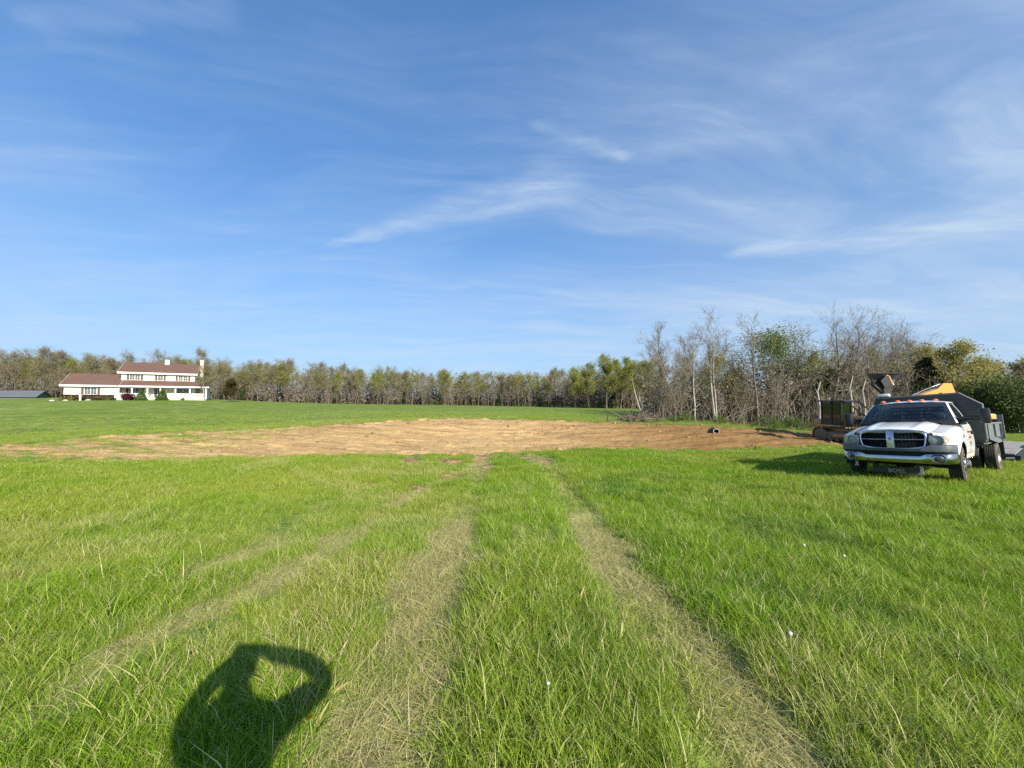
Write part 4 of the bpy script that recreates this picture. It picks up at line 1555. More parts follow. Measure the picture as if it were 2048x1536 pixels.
def gable_roof(name, a0, a1, b0, b1, ze, zr, parent):
    m = MB()
    bm_ = (b0 + b1) / 2
    t = 0.16
    for s, (bo, bi) in enumerate(((b0, bm_), (b1, bm_))):
        m.add([(a0, bo, ze), (a1, bo, ze), (a1, bi, zr), (a0, bi, zr), (a0, bo, ze - t), (a1, bo, ze - t), (a1, bi, zr - t), (a0, bi, zr - t)],
              [(0, 1, 2, 3), (7, 6, 5, 4), (0, 4, 5, 1), (1, 5, 6, 2), (2, 6, 7, 3), (3, 7, 4, 0)])
    r = m.build(name, ROOF, parent)
    f = MB()
    f.box(a0, a1, b0 - 0.05, b0 - 0.003, ze - 0.28, ze + 0.03)
    f.box(a0, a1, b1 + 0.003, b1 + 0.05, ze - 0.28, ze + 0.03)
    f.box(a0 + .02, a1 - .02, b0, b0 + 0.5, ze - 0.26, ze - 0.20)
    f.build('fascia', WHITE, r)
    for aa in (a0 - 0.03, a1 + 0.004):
        q = MB()
        q.prism([(b0, ze - .2), (b0, ze + .0), (bm_, zr + .0), (b1, ze + .0), (b1, ze - .2), (bm_, zr - .2)], aa, aa + .026, 'yz')
        q.build('rake_board', WHITE, r)
    rc = MB()
    rc.tube([(a0, bm_, zr + .01), (a1, bm_, zr + .01)], 0.07, 5)
    rc.build('ridge_cap', ROOF, r)
    return r


roof = gable_roof('roof', -0.5, W + 0.45, -0.5, D + 0.5, he + 0.12, hr, house)
gable_roof('garage_roof', -G - 0.45, 0.25, GD0 - 0.5, GD0 + GDP + 0.5, ge + 0.06, gr_, house)
# chimneys
c = MB()
c.box(W - 5.35, W - 4.65, D / 2 - .35, D / 2 + .35, hr - .5, hr + 0.85)
ch = c.build('chimney', WHITE, roof)
c = MB()
c.box(W - 5.25, W - 4.75, D / 2 - .25, D / 2 + .25, hr + .86, hr + 1.08)
c.build('chimney_cap', DOORM, roof)
c = MB()
c.box(W + .004, W + .62, D / 2 - .9, D / 2 + .9, -.4, 5.2)
c.prism([(D / 2 - .9, 5.2), (D / 2 + .9, 5.2), (D / 2 + .45, 6.0), (D / 2 - .45, 6.0)], W + .004, W + .62, 'yz')
c.box(W + .47, W + 1.07, D / 2 - .45, D / 2 + .45, 5.0, hr + 1.0)
c.box(W + .40, W + 1.14, D / 2 - .52, D / 2 + .52, hr + 1.0, hr + 1.13)
c.build('stone_chimney', CHIM, house)


def window(parent, a, b, z0, z1, w_, n=2, shutters=True, facing='front'):
    m = MB()
    fr = 0.07
    x0, x1 = a - w_ / 2, a + w_ / 2
    m.box(x0 - fr, x1 + fr, b - .05, b - .004, z1, z1 + fr)
    m.box(x0 - fr, x1 + fr, b - .07, b - .004, z0 - fr, z0)
    cuts = [x0 + (x1 - x0) * k / n for k in range(n + 1)]
    for k, cx_ in enumerate(cuts):
        hw = fr / 2 if 0 < k < n else fr
        lo = cx_ - (hw if k else fr)
        hi = cx_ + (hw if k < n else fr)
        if k == 0: lo, hi = cx_ - fr, cx_
        if k == n: lo, hi = cx_, cx_ + fr
        m.box(lo, hi, b - .05, b - .004, z0, z1)
    wn = m.build('window', WHITE, parent)
    for k in range(n):
        lo = cuts[k] + (fr / 2 if k else 0)
        hi = cuts[k + 1] - (fr / 2 if k < n - 1 else 0)
        q = MB()
        q.add([(lo, b - .018, z0), (hi, b - .018, z0), (hi, b - .018, z1), (lo, b - .018, z1)], [(0, 1, 2, 3)])
        q.build('pane', PANE, wn)
        g_ = MB()
        g_.box(lo, hi, b - .035, b - .020, (z0 + z1) / 2 - .025, (z0 + z1) / 2 + .025)
        for zq in (z0 * .75 + z1 * .25, z0 * .25 + z1 * .75):
            g_.box(lo, hi, b - .030, b - .021, zq - .012, zq + .012)
        g_.box((lo + hi) / 2 - .012, (lo + hi) / 2 + .012, b - .031, b - .021, z0, z1)
        g_.build('muntin', WHITE, wn)
    if shutters:
        for sx in (x0 - fr - .36, x1 + fr + .03):
            s = MB()
            s.box(sx, sx + .33, b - .045, b - .004, z0 - .05, z1 + .05)
            for k in range(6):
                zq = z0 + (z1 - z0) * (k + .5) / 6
                s.box(sx + .05, sx + .28, b - .06, b - .046, zq - .05, zq + .03)
            s.build('shutter', SHUT, parent)
    return wn


window(house, 1.95, 0, 4.05, 5.02, 1.45, 2)
window(house, 5.70, 0, 4.05, 5.02, 0.75, 1)
window(house, 9.20, 0, 4.05, 5.02, 1.45, 2)
window(house, 2.05, 0, 1.05, 2.32, 1.7, 2)
window(house, 9.25, 0, 1.05, 2.32, 1.75, 2)
window(house, -3.55, GD0, 1.15, 2.25, 1.55, 2)
# entrance
d_ = MB()
d_.box(4.75, 6.35, -.06, -.004, .45, 2.55)
fr_ = d_.build('door_frame', WHITE, house)
for a0, a1 in ((4.86, 5.30), (5.40, 6.22)):
    q = MB()
    q.box(a0, a1, -.09, -.062, .47, 2.45)
    dd = q.build('door', DOORM, house)
    q = MB()
    q.box(a0 + .08, a1 - .08, -.105, -.092, 1.35, 2.3)
    q.build('door_pane', PANE, dd)
# porch, wrapping round the right end
PD = 2.15
deck = MB()
deck.box(-.004, W + PD, -PD, -.004, .28, .45)
deck.box(W + .004, W + PD, -.004, D * .8, .28, .45)
deck.build('porch_deck', WHITE, house)
sk = MB()
sk.box(0.05, W + PD - .05, -PD + .06, -PD + .16, -.7, .279)
sk.box(W + PD - .16, W + PD - .06, -PD + .16, D * .8, -.7, .279)
sk.build('porch_foundation', FOUND, house)
pr = MB()
e0, e1 = 2.78, 3.93
o_ = PD + .35
pr.add([(-.55, -o_, e0), (W + o_, -o_, e0), (W + .02, -.0, e1), (-.55, 0, e1), (W + o_, D * .8 + .3, e0), (W + .02, D * .8 + .3, e1)],
       [(0, 1, 2, 3), (1, 4, 5, 2)])
pr.add([(-.55, -o_, e0 - .1), (W + o_, -o_, e0 - .1), (W + .02, -.0, e1 - .1), (-.55, 0, e1 - .1), (W + o_, D * .8 + .3, e0 - .1), (W + .02, D * .8 + .3, e1 - .1)],
       [(3, 2, 1, 0), (2, 5, 4, 1)])
prf = pr.build('porch_roof', ROOF, house)
f = MB()
f.box(-.55, W + o_ + .05, -o_ - .05, -o_ - .004, e0 - .26, e0 + .02)
f.box(W + o_ + .004, W + o_ + .05, -o_ - .004, D * .8 + .3, e0 - .26, e0 + .02)
f.box(-.5, W + PD + .02, -PD - .02, -PD + .16, e0 - .42, e0 - .27)
f.build('fascia', WHITE, prf)
cl = MB()
cl.box(-.5, W + PD, -PD, -.01, e0 - .24, e0 - .20)
cl.build('porch_ceiling', WHITE, prf)
posts = [0.12, 1.95, 4.15, 6.05, 8.30, 10.55, W + PD - .12]
for a in posts:
    q = MB()
    q.box(a - .10, a + .10, -PD + .02, -PD + .22, .45, e0 - .40)
    q.box(a - .14, a + .14, -PD - .01, -PD + .25, .45, .68)
    q.box(a - .13, a + .13, -PD - .0, -PD + .24, e0 - .62, e0 - .50)
    q.build('porch_post', WHITE, house)
for b in (1.0, 4.0, D * .8 - .1):
    q = MB()
    q.box(W + PD - .22, W + PD - .02, b - .1, b + .1, .45, e0 - .27)
    q.build('porch_post', WHITE, house)
for k in range(len(posts) - 1):
    if k == 2:
        continue
    a0, a1 = posts[k] + .12, posts[k + 1] - .12
    q = MB()
    q.box(a0, a1, -PD + .09, -PD + .15, 1.28, 1.36)
    q.box(a0, a1, -PD + .10, -PD + .14, .56, .62)
    rl = q.build('railing', WHITE, house)
    nb = int((a1 - a0) / .13)
    for j in range(nb):
        s = MB()
        x = a0 + (a1 - a0) * (j + .5) / nb
        s.box(x - .028, x + .028, -PD + .10, -PD + .14, .622, 1.278)
        s.build('baluster', WHITE, rl)
q = MB()
q.box(W + PD - .15, W + PD - .09, -PD + .3, D * .8 - .2, 1.28, 1.36)
q.box(W + PD - .14, W + PD - .10, -PD + .3, D * .8 - .2, .56, .62)
rl = q.build('railing', WHITE, house)
for j in range(40):
    s = MB()
    y = -PD + .4 + j * (D * .8 + PD - .7) / 40
    s.box(W + PD - .14, W + PD - .10, y, y + .05, .622, 1.278)
    s.build('baluster', WHITE, rl)
for k in range(3):
    s = MB()
    s.box(4.5, 5.8, -PD - .3 * (3 - k), -PD - .3 * (2 - k) - .004, -.3, .12 + .12 * k)
    s.build('step', WOODT, house)

HM = Matrix.Translation(Vector(HO)) @ Matrix.Rotation(HYAW, 4, 'Z')


def hput(root, a, b, height, name, label, cat='shrub', group=None, wide=1.0):
    p = HM @ Vector((a, b, 0))
    z = gz(p.x, p.y) - .05
    s = height / root['h0']
    if root.name not in used_proto:
        o = root
        o.location = (p.x, p.y, z)
        o.rotation_euler = (0, 0, HYAW)
        o.scale = (s * wide, s * wide, s)
        o.name = name
        used_proto.add(o.name)
    else:
        o = copy_thing(root, (p.x, p.y, z), HYAW, (s * wide, s * wide, s))
        o.name = name
    o['label'] = label
    o['category'] = cat
    if group: o['group'] = group
    return o


cone = P_(make_bush('conebush', 801, 2.0, 2.3, LEAF_SHRUB, 3200, 0.085, shape='cone'), 2.3)
hput(cone, 3.55, -3.7, 2.25, 'conical_shrub', 'clipped green cone-shaped shrub flanking the farmhouse porch steps', group='cone shrubs at the porch steps', wide=1.05)
hput(cone, 6.55, -3.7, 2.4, 'conical_shrub', 'clipped green cone-shaped shrub flanking the farmhouse porch steps', group='cone shrubs at the porch steps', wide=1.05)
red = P_(make_bush('redbush', 802, 2.1, 1.4, LEAF_RED, 1600, 0.08), 1.4)
hput(red, 1.7, -3.6, 1.5, 'red_maple_shrub', 'dark red low spreading shrub in front of the porch railing')
hedge = P_(make_bush('hedge', 803, (7.2, 1.0), 1.1, LEAF_HEDGE, 11000, 0.10, shape='hedge'), 1.1)
hput(hedge, -3.5, -3.4, 1.15, 'hedge', 'long clipped brown-green hedge below the garage wing window', 'hedge')
lb = P_(make_bush('lightbush', 804, 1.3, .8, LEAF_BUD, 800, 0.06), .8)
for a in (-6.6, -5.4):
    hput(lb, a, -4.3, .75, 'low_shrub', 'low yellow-green shrub at the end of the brown hedge', group='low shrubs at the end of the hedge')
hput(lb, 9.6, -3.6, .7, 'low_shrub', 'low yellow-green shrub in front of the porch foundation')
hput(lb, -.9, -3.7, .6, 'low_shrub', 'small green shrub between the hedge and the red shrub')
bz = P_(make_tree('bronze', 805, 5.2, .12, stems=2, cb=0.06, n1=15, n2=6, n3=5, n4=1, spread=0.34, up=0.10, leaf=LEAF_BRONZE, nleaf=9000, lsize=0.11, lsp=0.20), 5.2)
plant(bz, 457, 80, 5.4, 'bronze_tree', 'dense dark bronze-green small tree on the lawn beside the farmhouse')
bi = P_(make_tree('birch', 806, 8, .10, cb=0.34, n1=12, n2=6, n3=5, n4=1, spread=0.26, up=0.10, leaf=LEAF_OLIVE, nleaf=1500, lsize=0.09, lsp=0.25, bark=BARK_PALE), 8)
p_ = HM @ Vector((W + 1.9, -3.6, 0))
plant(bi, CX + p_.x / p_.y * FPX, p_.y, 8.5, 'pale_birch', 'slender pale-stemmed tree in front of the porch corner')
# white post by the hedge and two pale stones
p_ = HM @ Vector((-4.2, -4.6, 0))
q = MB()
q.box(-.09, .09, -.09, .09, -.2, .75)
q.box(-.14, .14, -.14, .14, .75, .85)
q.prism([(-.14, .85), (.14, .85), (0, .98)], -.14, .14, 'yz')
o = q.build('white_post', WHITE)
o.location = (p_.x, p_.y, gz(p_.x, p_.y))
tag(o, 'short white post standing in front of the brown hedge', 'post')


def stone(name, seed, sx, sy, sz, m):
    r = np.random.default_rng(seed)
    b = bmesh.new()
    bmesh.ops.create_icosphere(b, subdivisions=2, radius=1)
    for v in b.verts:
        k = 1 + (r.random() - .5) * .28
        v.co = (v.co.x * sx * k, v.co.y * sy * k, v.co.z * sz * k + sz * .5)
    return MB().bm(b).build(name, m, smooth=True)


STONE = simple('pale_stone', (0.48, 0.45, 0.38), 0.9, bump=0.4, scale=3)
for k, (a, b) in enumerate(((-7.6, -4.4), (-5.9, -4.9), (-3.2, -4.7))):
    p_ = HM @ Vector((a, b, 0))
    o = stone('garden_stone', k, 0.42, .28, .20, STONE)
    o.location = (p_.x, p_.y, gz(p_.x, p_.y) - .05)
    tag(o, 'pale rounded garden stone among the low shrubs by the hedge', 'stone', 'pale garden stones by the hedge')

# grey-roofed barn beyond the lawn on the far left
x_b, y_b = (22 - CX) / FPX * 92, 92.0
barn = thing('barn', 'low barn with grey metal roof beyond the lawn', 'barn', (x_b, y_b, gz(x_b, y_b) - .3), R(28))
MROOF = simple('grey_metal_roof', (0.16, 0.17, 0.18), 0.5, metal=0.2, var=0.06)
q = MB()
q.box(-6, 4, 0, 6, -.5, .9)
q.prism([(0, .9), (6, .9), (3, 2.2)], -6, 4, 'yz')
q.build('wall', simple('barn_wall', (0.10, 0.11, 0.12), 0.7), barn)
q = MB()
for s in (0, 1):
    bo, bi_ = (-.4, 3.0) if s == 0 else (6.4, 3.0)
    q.add([(-6.4, bo, .8), (4.4, bo, .8), (4.4, bi_, 2.35), (-6.4, bi_, 2.35), (-6.4, bo, .72), (4.4, bo, .72), (4.4, bi_, 2.27), (-6.4, bi_, 2.27)],
          [(0, 1, 2, 3), (7, 6, 5, 4), (0, 4, 5, 1), (1, 5, 6, 2), (3, 7, 4, 0)])
rf_ = q.build('roof', MROOF, barn)
for k in range(18):
    q = MB()
    x = -6.2 + k * .62
    q.tube([(x, -.4, .83), (x, 3.0, 2.38)], .03, 4)
    q.build('roof_seam', MROOF, rf_)

# ------------------------------------------------------------------ the dump truck
def paint_material(name, col, dirt=(0.50, 0.40, 0.24), amount=0.75, rough=0.22):
    m, n, b = mat(name)
    P = n.add('ShaderNodeTexCoord').outputs['Object']
    z = n.add('ShaderNodeSeparateXYZ', None, Vector=P).outputs[2]
    nz = n.noise(P, 3.0, 6, 0.65)
    k = n.math('MULTIPLY', n.mrange(z, 0.45, 0.85, 1.0, 0.0), n.mrange(nz, 0.25, 0.7, 0.3, 1.0))
    spl = n.mrange(n.noise(P, 22, 4, 0.7), 0.60, 0.72, 0, 0.25)
    f = n.math('MULTIPLY', n.math('MAXIMUM', k, n.math('MULTIPLY', spl, n.mrange(z, 0.6, 1.2, 1.0, 0.15))), amount)
    n.put(b.inputs['Base Color'], n.mix(f, tuple(col) + (1,), tuple(dirt) + (1,)))
    n.put(b.inputs['Roughness'], n.math('MULTIPLY_ADD', f, 0.5, rough))
    n.put(b.inputs['Coat Weight'], n.math('MULTIPLY_ADD', f, -0.6, 0.6))
    b.inputs['Coat Roughness'].default_value = 0.05
    return m


PAINT = paint_material('white_paint', (0.78, 0.78, 0.77))
CHROME = simple('chrome', (0.50, 0.51, 0.52), 0.18, metal=1.0, var=0.04, scale=3)
GREYP = simple('grey_bumper_cap', (0.085, 0.095, 0.105), 0.40, var=0.06)
BLACK = simple('black_plastic', (0.018, 0.018, 0.02), 0.5)
DARK = simple('dark_recess', (0.010, 0.010, 0.012), 0.8)
MESHM = simple('grille_mesh_black', (0.02, 0.021, 0.023), 0.35)
RUBBER = simple('tyre_rubber', (0.035, 0.034, 0.033), 0.85, var=0.2, scale=9, col2=(0.07, 0.062, 0.05))
DUSTY = simple('dusty_tyre_wall', (0.16, 0.14, 0.10), 0.9, var=0.25, scale=7, col2=(0.05, 0.047, 0.04))
RIMM = simple('steel_rim', (0.50, 0.49, 0.46), 0.38, metal=0.9, var=0.15)
AMBER = simple('amber_lens', (0.75, 0.16, 0.03), 0.18, var=0.05)
AMBER2 = simple('amber_reflector', (0.75, 0.42, 0.24), 0.25, var=0.1)
LAMPW = simple('lamp_reflector', (0.68, 0.67, 0.62), 0.3, var=0.06)
LAMPD = simple('lamp_bowl', (0.36, 0.37, 0.37), 0.35)
FOGL = simple('fog_lens_dark', (0.05, 0.05, 0.055), 0.2)
LENS = glassy('clear_lens', (0.96, 0.96, 0.93), 0.9, 0.03)
lens_nt = NT(LENS.node_tree)
_out = LENS.node_tree.nodes['Material Output']
_haz = lens_nt.add('ShaderNodeBsdfDiffuse', None, Color=(0.80, 0.79, 0.72, 1))
lens_nt.put(_out.inputs[0], lens_nt.add('ShaderNodeMixShader', None, _0=0.30, _1=_out.inputs[0].links[0].from_socket, _2=_haz))
SOOT = simple('worn_black_steel', (0.010, 0.010, 0.011), 0.6)
GLASS = glassy('tinted_glass', (0.62, 0.76, 0.80), 0.85)
BEDM = simple('dump_bed_paint', (0.028, 0.031, 0.034), 0.48, var=0.15, scale=4, col2=(0.05, 0.05, 0.047))
BEDG = simple('bed_grey_steel', (0.15, 0.165, 0.165), 0.5, var=0.12, scale=5)
DECAL_O = simple('decal_orange', (0.62, 0.30, 0.12), 0.5, var=0.18, scale=30)
DECAL_D = simple('decal_dark', (0.07, 0.05, 0.06), 0.5)
DECAL_G = simple('decal_grey', (0.36, 0.34, 0.32), 0.5)
SEATM = simple('seat_cloth', (0.09, 0.09, 0.095), 0.9)

truck = thing('dump_truck', 'white regular-cab pickup with black dump bed parked on the grass', 'truck', tuple(TR_LOC))
truck.rotation_mode = 'YXZ'
truck.rotation_euler = TR_ROT


def sm(a, b, x):
    t = min(max((x - a) / (b - a), 0), 1)
    return t * t * (3 - 2 * t)


AR, AV, AH = .475, 1.0, .43          # wheel arch


def us(v, h):
    b = .985 - (.07 * ((.85 - h) / .45) ** 2 if h < .85 else .055 * ((h - .85) / .45) ** 2)
    r = math.hypot(v - AV, h - AH)
    return b + .035 * math.exp(-((r - AR) / .075) ** 2)


def plan(v):
    return float(np.interp(v, [.16, .19, .24, .31, .42, .60, .80], [.67, .80, .875, .925, .955, .985, 1.0]))


def hs(v):
    return 1.10 + .165 * sm(.15, 1.75, v) if v < 1.7 else 1.262 + .02 * (v - 1.7)


def hood_h(u, v):
    vf = .10 + .16 * (u / .62) ** 2
    t = (v - vf) / (1.5 - vf)
    hc = 1.205 + .160 * (1 - (1 - min(max(t, 0), 1)) ** 1.8) - .035 * (u / .62) ** 2
    hc -= .05 * (1 - sm(0, .07, t))
    hc += .018 * (sm(.30, .40, abs(u)) - sm(.42, .5, abs(u)))
    w_ = sm(.50, .66, abs(u))
    return hc * (1 - w_) + (hs(max(v, .16)) + .028) * w_


rows = []
for i in range(19):
    t = i / 18
    row = []
    for j in range(33):
        u = -.655 + 1.31 * j / 32
        vf = .10 + .16 * (u / .62) ** 2
        v = vf + (1.52 - vf) * t
        row.append((u, v, hood_h(u, v)))
    if i == 0:
        rows.append([(u, v + .02, h - .05) for u, v, h in row])
    rows.append(row)
hood = MB().grid(rows).build('hood', PAINT, truck, smooth=True, auto=60)


def fender(s):
    rows = []
    N = 64
    for i in range(N + 1):
        v = .165 + (1.655 - .165) * i / N
        H = hs(v)
        if v < .42:
            hb = 1.055
        elif v < AV - AR:
            hb = .70
        elif abs(v - AV) < AR:
            hb = AH + math.sqrt(max(0, AR * AR - (v - AV) ** 2))
        else:
            hb = .50
        k = plan(v)
        pts = [(.662, H + .025), (.70, H + .018), (.78, H + .010), (.86, H - .004), (.915, H - .024)]
        h1 = H - .06
        pts = [(min(u, .662 + (u - .662) * (k - .662) / .333), h) for u, h in pts]
        for r in range(11):
            h = h1 + (hb - h1) * r / 10
            u = us(v, h)
            u = .662 + (u - .662) * min(1, (k - .662) / .333) if k < .995 else u
            pts.append((u, h))
        rows.append([(s * u, v, h) for u, h in pts])
    return MB().grid(rows).build('fender', PAINT, truck, smooth=True, auto=50)


def arch_liner(s):
    m = MB()
    rows = []
    for u in (.58, .985):
        rows.append([(s * u, AV + (AR + (.0 if u > .9 else -.02)) * math.cos(a), AH + (AR - .004) * math.sin(a)) for a in np.linspace(-.25, PI + .25, 26)])
    m.grid(rows)
    m.box(min(s * .56, s * .58), max(s * .56, s * .58), .5, 1.52, .42, 1.02)
    m.build('wheel_liner', DARK, truck)


def door(s):
    rows = []
    for i in range(15):
        v = 1.668 + (2.945 - 1.668) * i / 14
        row = []
        for r in range(13):
            h = (hs(v) + .005) + (.60 - hs(v)) * r / 12
            row.append((s * us(v, h), v, h))
        row = [(row[0][0] - s * .05, v, row[0][2] + .012)] + row
        rows.append(row)
    d = MB().grid(rows).build('door', PAINT, truck, smooth=True, auto=50)
    q = MB()
    q.box(*sorted((s * .985, s * 1.012)), 2.70, 2.86, 1.06, 1.10, .008)
    q.build('handle', BLACK, d, smooth=True)
    q = MB()
    q.box(*sorted((s * .978, s * .988)), 2.66, 2.90, 1.035, 1.125)
    q.build('handle_cup', BLACK, d)
    # window of the door
    def wrow(z_):
        f_ = (z_ - 1.285) / (1.845 - 1.285)
        u = .917 + (.690 - .917) * f_ + .02 * math.sin(f_ * PI)
        v0 = 1.86 + (2.335 - 1.86) * f_
        v1 = 2.90 + (2.86 - 2.90) * f_
        return [(s * u, v0 + (v1 - v0) * k / 6, z_) for k in range(7)]
    q = MB()
    q.grid([wrow(1.285 + .56 * k / 6) for k in range(7)])
    q.build('side_window', GLASS, d, smooth=True)
    # quarter light panel, black, behind the A pillar foot
    q = MB()
    q.add([(s * .915, 1.74, 1.285), (s * .919, 1.86, 1.285), (s * .835, 2.03, 1.49)], [(0, 1, 2)])
    q.build('mirror_sail', BLACK, d)
    # towing mirror on two arms
    q = MB()
    for h in (1.36, 1.44):
        q.tube([(s * .88, 1.86, h - .03), (s * 1.06, 1.80, h + .03), (s * (1.26 if s > 0 else 1.12), 1.78, h + .03)], [.045, .036, .030], 8)
    arm = q.build('mirror_arm', BLACK, d, smooth=True)
    q = MB()
    mo = 0.0 if s > 0 else -.15
    q.box(*sorted((s * (1.235 + mo), s * (1.415 + mo))), 1.70, 1.82, 1.31 + mo * .3, 1.67 + mo * .3, .045)
    hdm = q.build('mirror_head', BLACK, d, smooth=True)
    # decals
    if s > 0:
        def patch(name, pts, m_):
            q = MB()
            q.add([(us(v, h) + .0035, v, h) for v, h in pts], [tuple(range(len(pts)))])
            return q.build(name, m_, d)
        patch('decal_panel', [(2.16, .90), (2.58, .90), (2.60, 1.14), (2.18, 1.16)], DECAL_O)
        for k in range(3):
            q = MB()
            for j in range(5):
                v0, h0 = 2.21 + j * .075, .95 + k * .065
                q.add([(us(v, h) + .006, v, h) for v, h in ((v0, h0), (v0 + .045, h0), (v0 + .05, h0 + .04), (v0 + .005, h0 + .04))], [(0, 1, 2, 3)])
            q.build('decal_mark', PAINT if k == 1 else DECAL_D, d)
        patch('decal_triangle', [(2.36, .73), (2.50, .865), (2.22, .865)], DECAL_D)
        patch('decal_triangle_inset', [(2.36, .79), (2.405, .835), (2.315, .835)], DECAL_G)
        for k in range(2):
            q = MB()
            for j in range(8):
                v0, h0 = 2.18 + j * .05, (.655, .615)[k]
                q.add([(us(v, h) + .004, v, h) for v, h in ((v0, h0), (v0 + .034, h0), (v0 + .034, h0 + .028), (v0, h0 + .028))], [(0, 1, 2, 3)])
            q.build('decal_lettering', DECAL_G, d)
    return d


for s in (1, -1):
    fd = fender(s)
    arch_liner(s)
    door(s)
    # sill
    rows = [[(s * us(v, h), v, h) for h in (.592, .54, .50, .47)] + [(s * .80, v, .46)] for v in np.linspace(1.50, 3.04, 12)]
    MB().grid(rows).build('sill', PAINT, truck, smooth=True)
    # corner of the cab behind the door
    rows = []
    for v in (2.953, 3.0, 3.035):
        rows.append([(s * (us(v, h) - (.03 if v > 3.01 else 0)), v, h) for h in np.linspace(1.29, .598, 10)])
    rows.append([(s * .86, 3.06, h) for h in np.linspace(1.29, .598, 10)])
    MB().grid(rows).build('cab_corner', PAINT, truck, smooth=True)
    # badge on the fender
    q = MB()
    q.add([(s * (us(v, h) + .004), v, h) for v, h in ((1.50, .98), (1.62, .98), (1.62, 1.05), (1.50, 1.05))], [(0, 1, 2, 3)])
    q.build('badge', DECAL_D, fd)

# windscreen
def ws(u_, t):
    hwb, hwt = .875, .675
    u = u_ * (hwb + (hwt - hwb) * t)
    v = (1.50 + .14 * u_ * u_) + ((2.12 + .07 * u_ * u_) - (1.50 + .14 * u_ * u_)) * t - .035 * math.sin(t * PI)
    h = (1.372 - .022 * u_ * u_) + ((1.885 - .030 * u_ * u_) - (1.372 - .022 * u_ * u_)) * t + .015 * math.sin(t * PI)
    return (u, v, h)


q = MB()
q.grid([[ws(-1 + 2 * j / 16, i / 8) for j in range(17)] for i in range(9)])
q.build('windscreen', GLASS, truck, smooth=True)
q = MB()
q.grid([[tuple(np.array(ws(-1 + 2 * j / 16, t)) + [0, dv, dz]) for j in range(17)] for t, dv, dz in ((-.10, .05, -.02), (-.05, -.01, .004), (.045, -.008, .004))])
q.build('cowl', BLACK, truck, smooth=True)
q = MB()
for j0, j1 in ((-.75, .0), (.05, .8)):
    q.tube([tuple(np.array(ws(j0 + (j1 - j0) * k / 6, .02 + .06 * math.sin(PI * k / 6) + .05 * (k / 6))) + [0, -.02, .015]) for k in range(7)], .009, 4)
q.build('wipers', BLACK, truck)
# cab top: roof skin and pillars
rows = []
for i in range(11):
    t = i / 10
    row = []
    for j in range(21):
        a = -1 + 2 * j / 20
        w0 = ws(a, 1.0)
        hw = .675 + .03 * t
        v = w0[1] + (3.01 - w0[1]) * t
        h = (1.885 - .030 * a * a) + .055 * math.sin(min(1, t * 1.9) * PI / 2) * (1 - .55 * a ** 4) - .02 * max(0, t - .85) / .15
        row.append((a * hw, v, h))
    row = [(row[0][0] - .028, row[0][1], row[0][2] - .035)] + row + [(row[-1][0] + .028, row[-1][1], row[-1][2] - .035)]
    rows.append(row)
roof_ = MB().grid(rows).build('roof', PAINT, truck, smooth=True, auto=60)
for s in (1, -1):
    q = MB()
    # A pillar: outer strip between screen edge and side window, plus its face
    A0, A1 = ws(s * 1.0, -.03), ws(s * 1.0, 1.0)
    rows = []
    for k in range(8):
        t = k / 7
        e = np.array(ws(s * 1.0, -.03 + 1.03 * t))
        o1 = np.array([s * (.905 + (.703 - .905) * t), 1.72 + (2.235 - 1.72) * t, 1.30 + (1.852 - 1.30) * t])
        o2 = np.array([s * (.917 + (.690 - .917) * t), 1.86 + (2.335 - 1.86) * t, 1.285 + (1.845 - 1.285) * t])
        rows.append([tuple(e + [0, -.004, .002]), tuple((e * .5 + o1 * .5) + [s * .018, -.02, .01]), tuple(o1), tuple(o2)])
    q.grid(rows)
    q.build('pillar', PAINT, truck, smooth=True, auto=70)
    q = MB()
    rows = []
    for k in range(8):
        t = k / 7
        z_ = 1.285 + .60 * t
        f_ = (z_ - 1.285) / .56
        u = .917 + (.690 - .917) * f_ + .02 * math.sin(min(f_, 1) * PI)
        rows.append([(s * u, 2.90 - .04 * f_, z_), (s * (u + .006), 2.97 - .03 * f_, z_), (s * (u - .02), 3.03 - .02 * f_, z_)])
    q.grid(rows)
    q.build('pillar', PAINT, truck, smooth=True)
    q = MB()
    q.grid([[(s * .703, v, 1.852), (s * .700, v, 1.838), (s * .69, v, 1.843)] for v in (2.235, 2.5, 2.8, 3.0)])
    q.build('roof_rail', PAINT, truck)
# back wall with its window
q = MB()
def bw(u, h):
    return (u, 3.05 - .03 * (h - 1.3) / .6 * (h > 1.3), h)
outer = lambda h: .86 if h < 1.3 else .88 - (h - 1.3) / .56 * .20
for h0, h1, u0, u1 in ((.50, 1.36, -1, 1), (1.78, 1.88, -1, 1)):
    q.add([bw(u0 * outer(h0), h0), bw(u1 * outer(h0), h0), bw(u1 * outer(h1), h1), bw(u0 * outer(h1), h1)], [(0, 1, 2, 3)])
for s in (-1, 1):
    q.add([bw(s * .56, 1.36), bw(s * outer(1.36), 1.36), bw(s * outer(1.78), 1.78), bw(s * .52, 1.78)], [(0, 1, 2, 3)])
q.build('back_wall', PAINT, truck)
q = MB()
q.add([bw(-.56, 1.36), bw(.56, 1.36), bw(.52, 1.78), bw(-.52, 1.78)], [(0, 1, 2, 3)])
q.build('rear_window', GLASS, truck)
# five roof lamps
for u, v in ((-.50, 2.22), (-.20, 2.175), (0.03, 2.17), (.26, 2.175), (.50, 2.22)):
    b = bmesh.new()
    bmesh.ops.create_uvsphere(b, u_segments=12, v_segments=8, radius=1)
    for vv in b.verts:
        vv.co = (vv.co.x * .058 + u, vv.co.y * .075 + v, max(vv.co.z, -.1) * .042 + 1.915)
    MB().bm(b).build('roof_lamp', AMBER, truck, smooth=True)
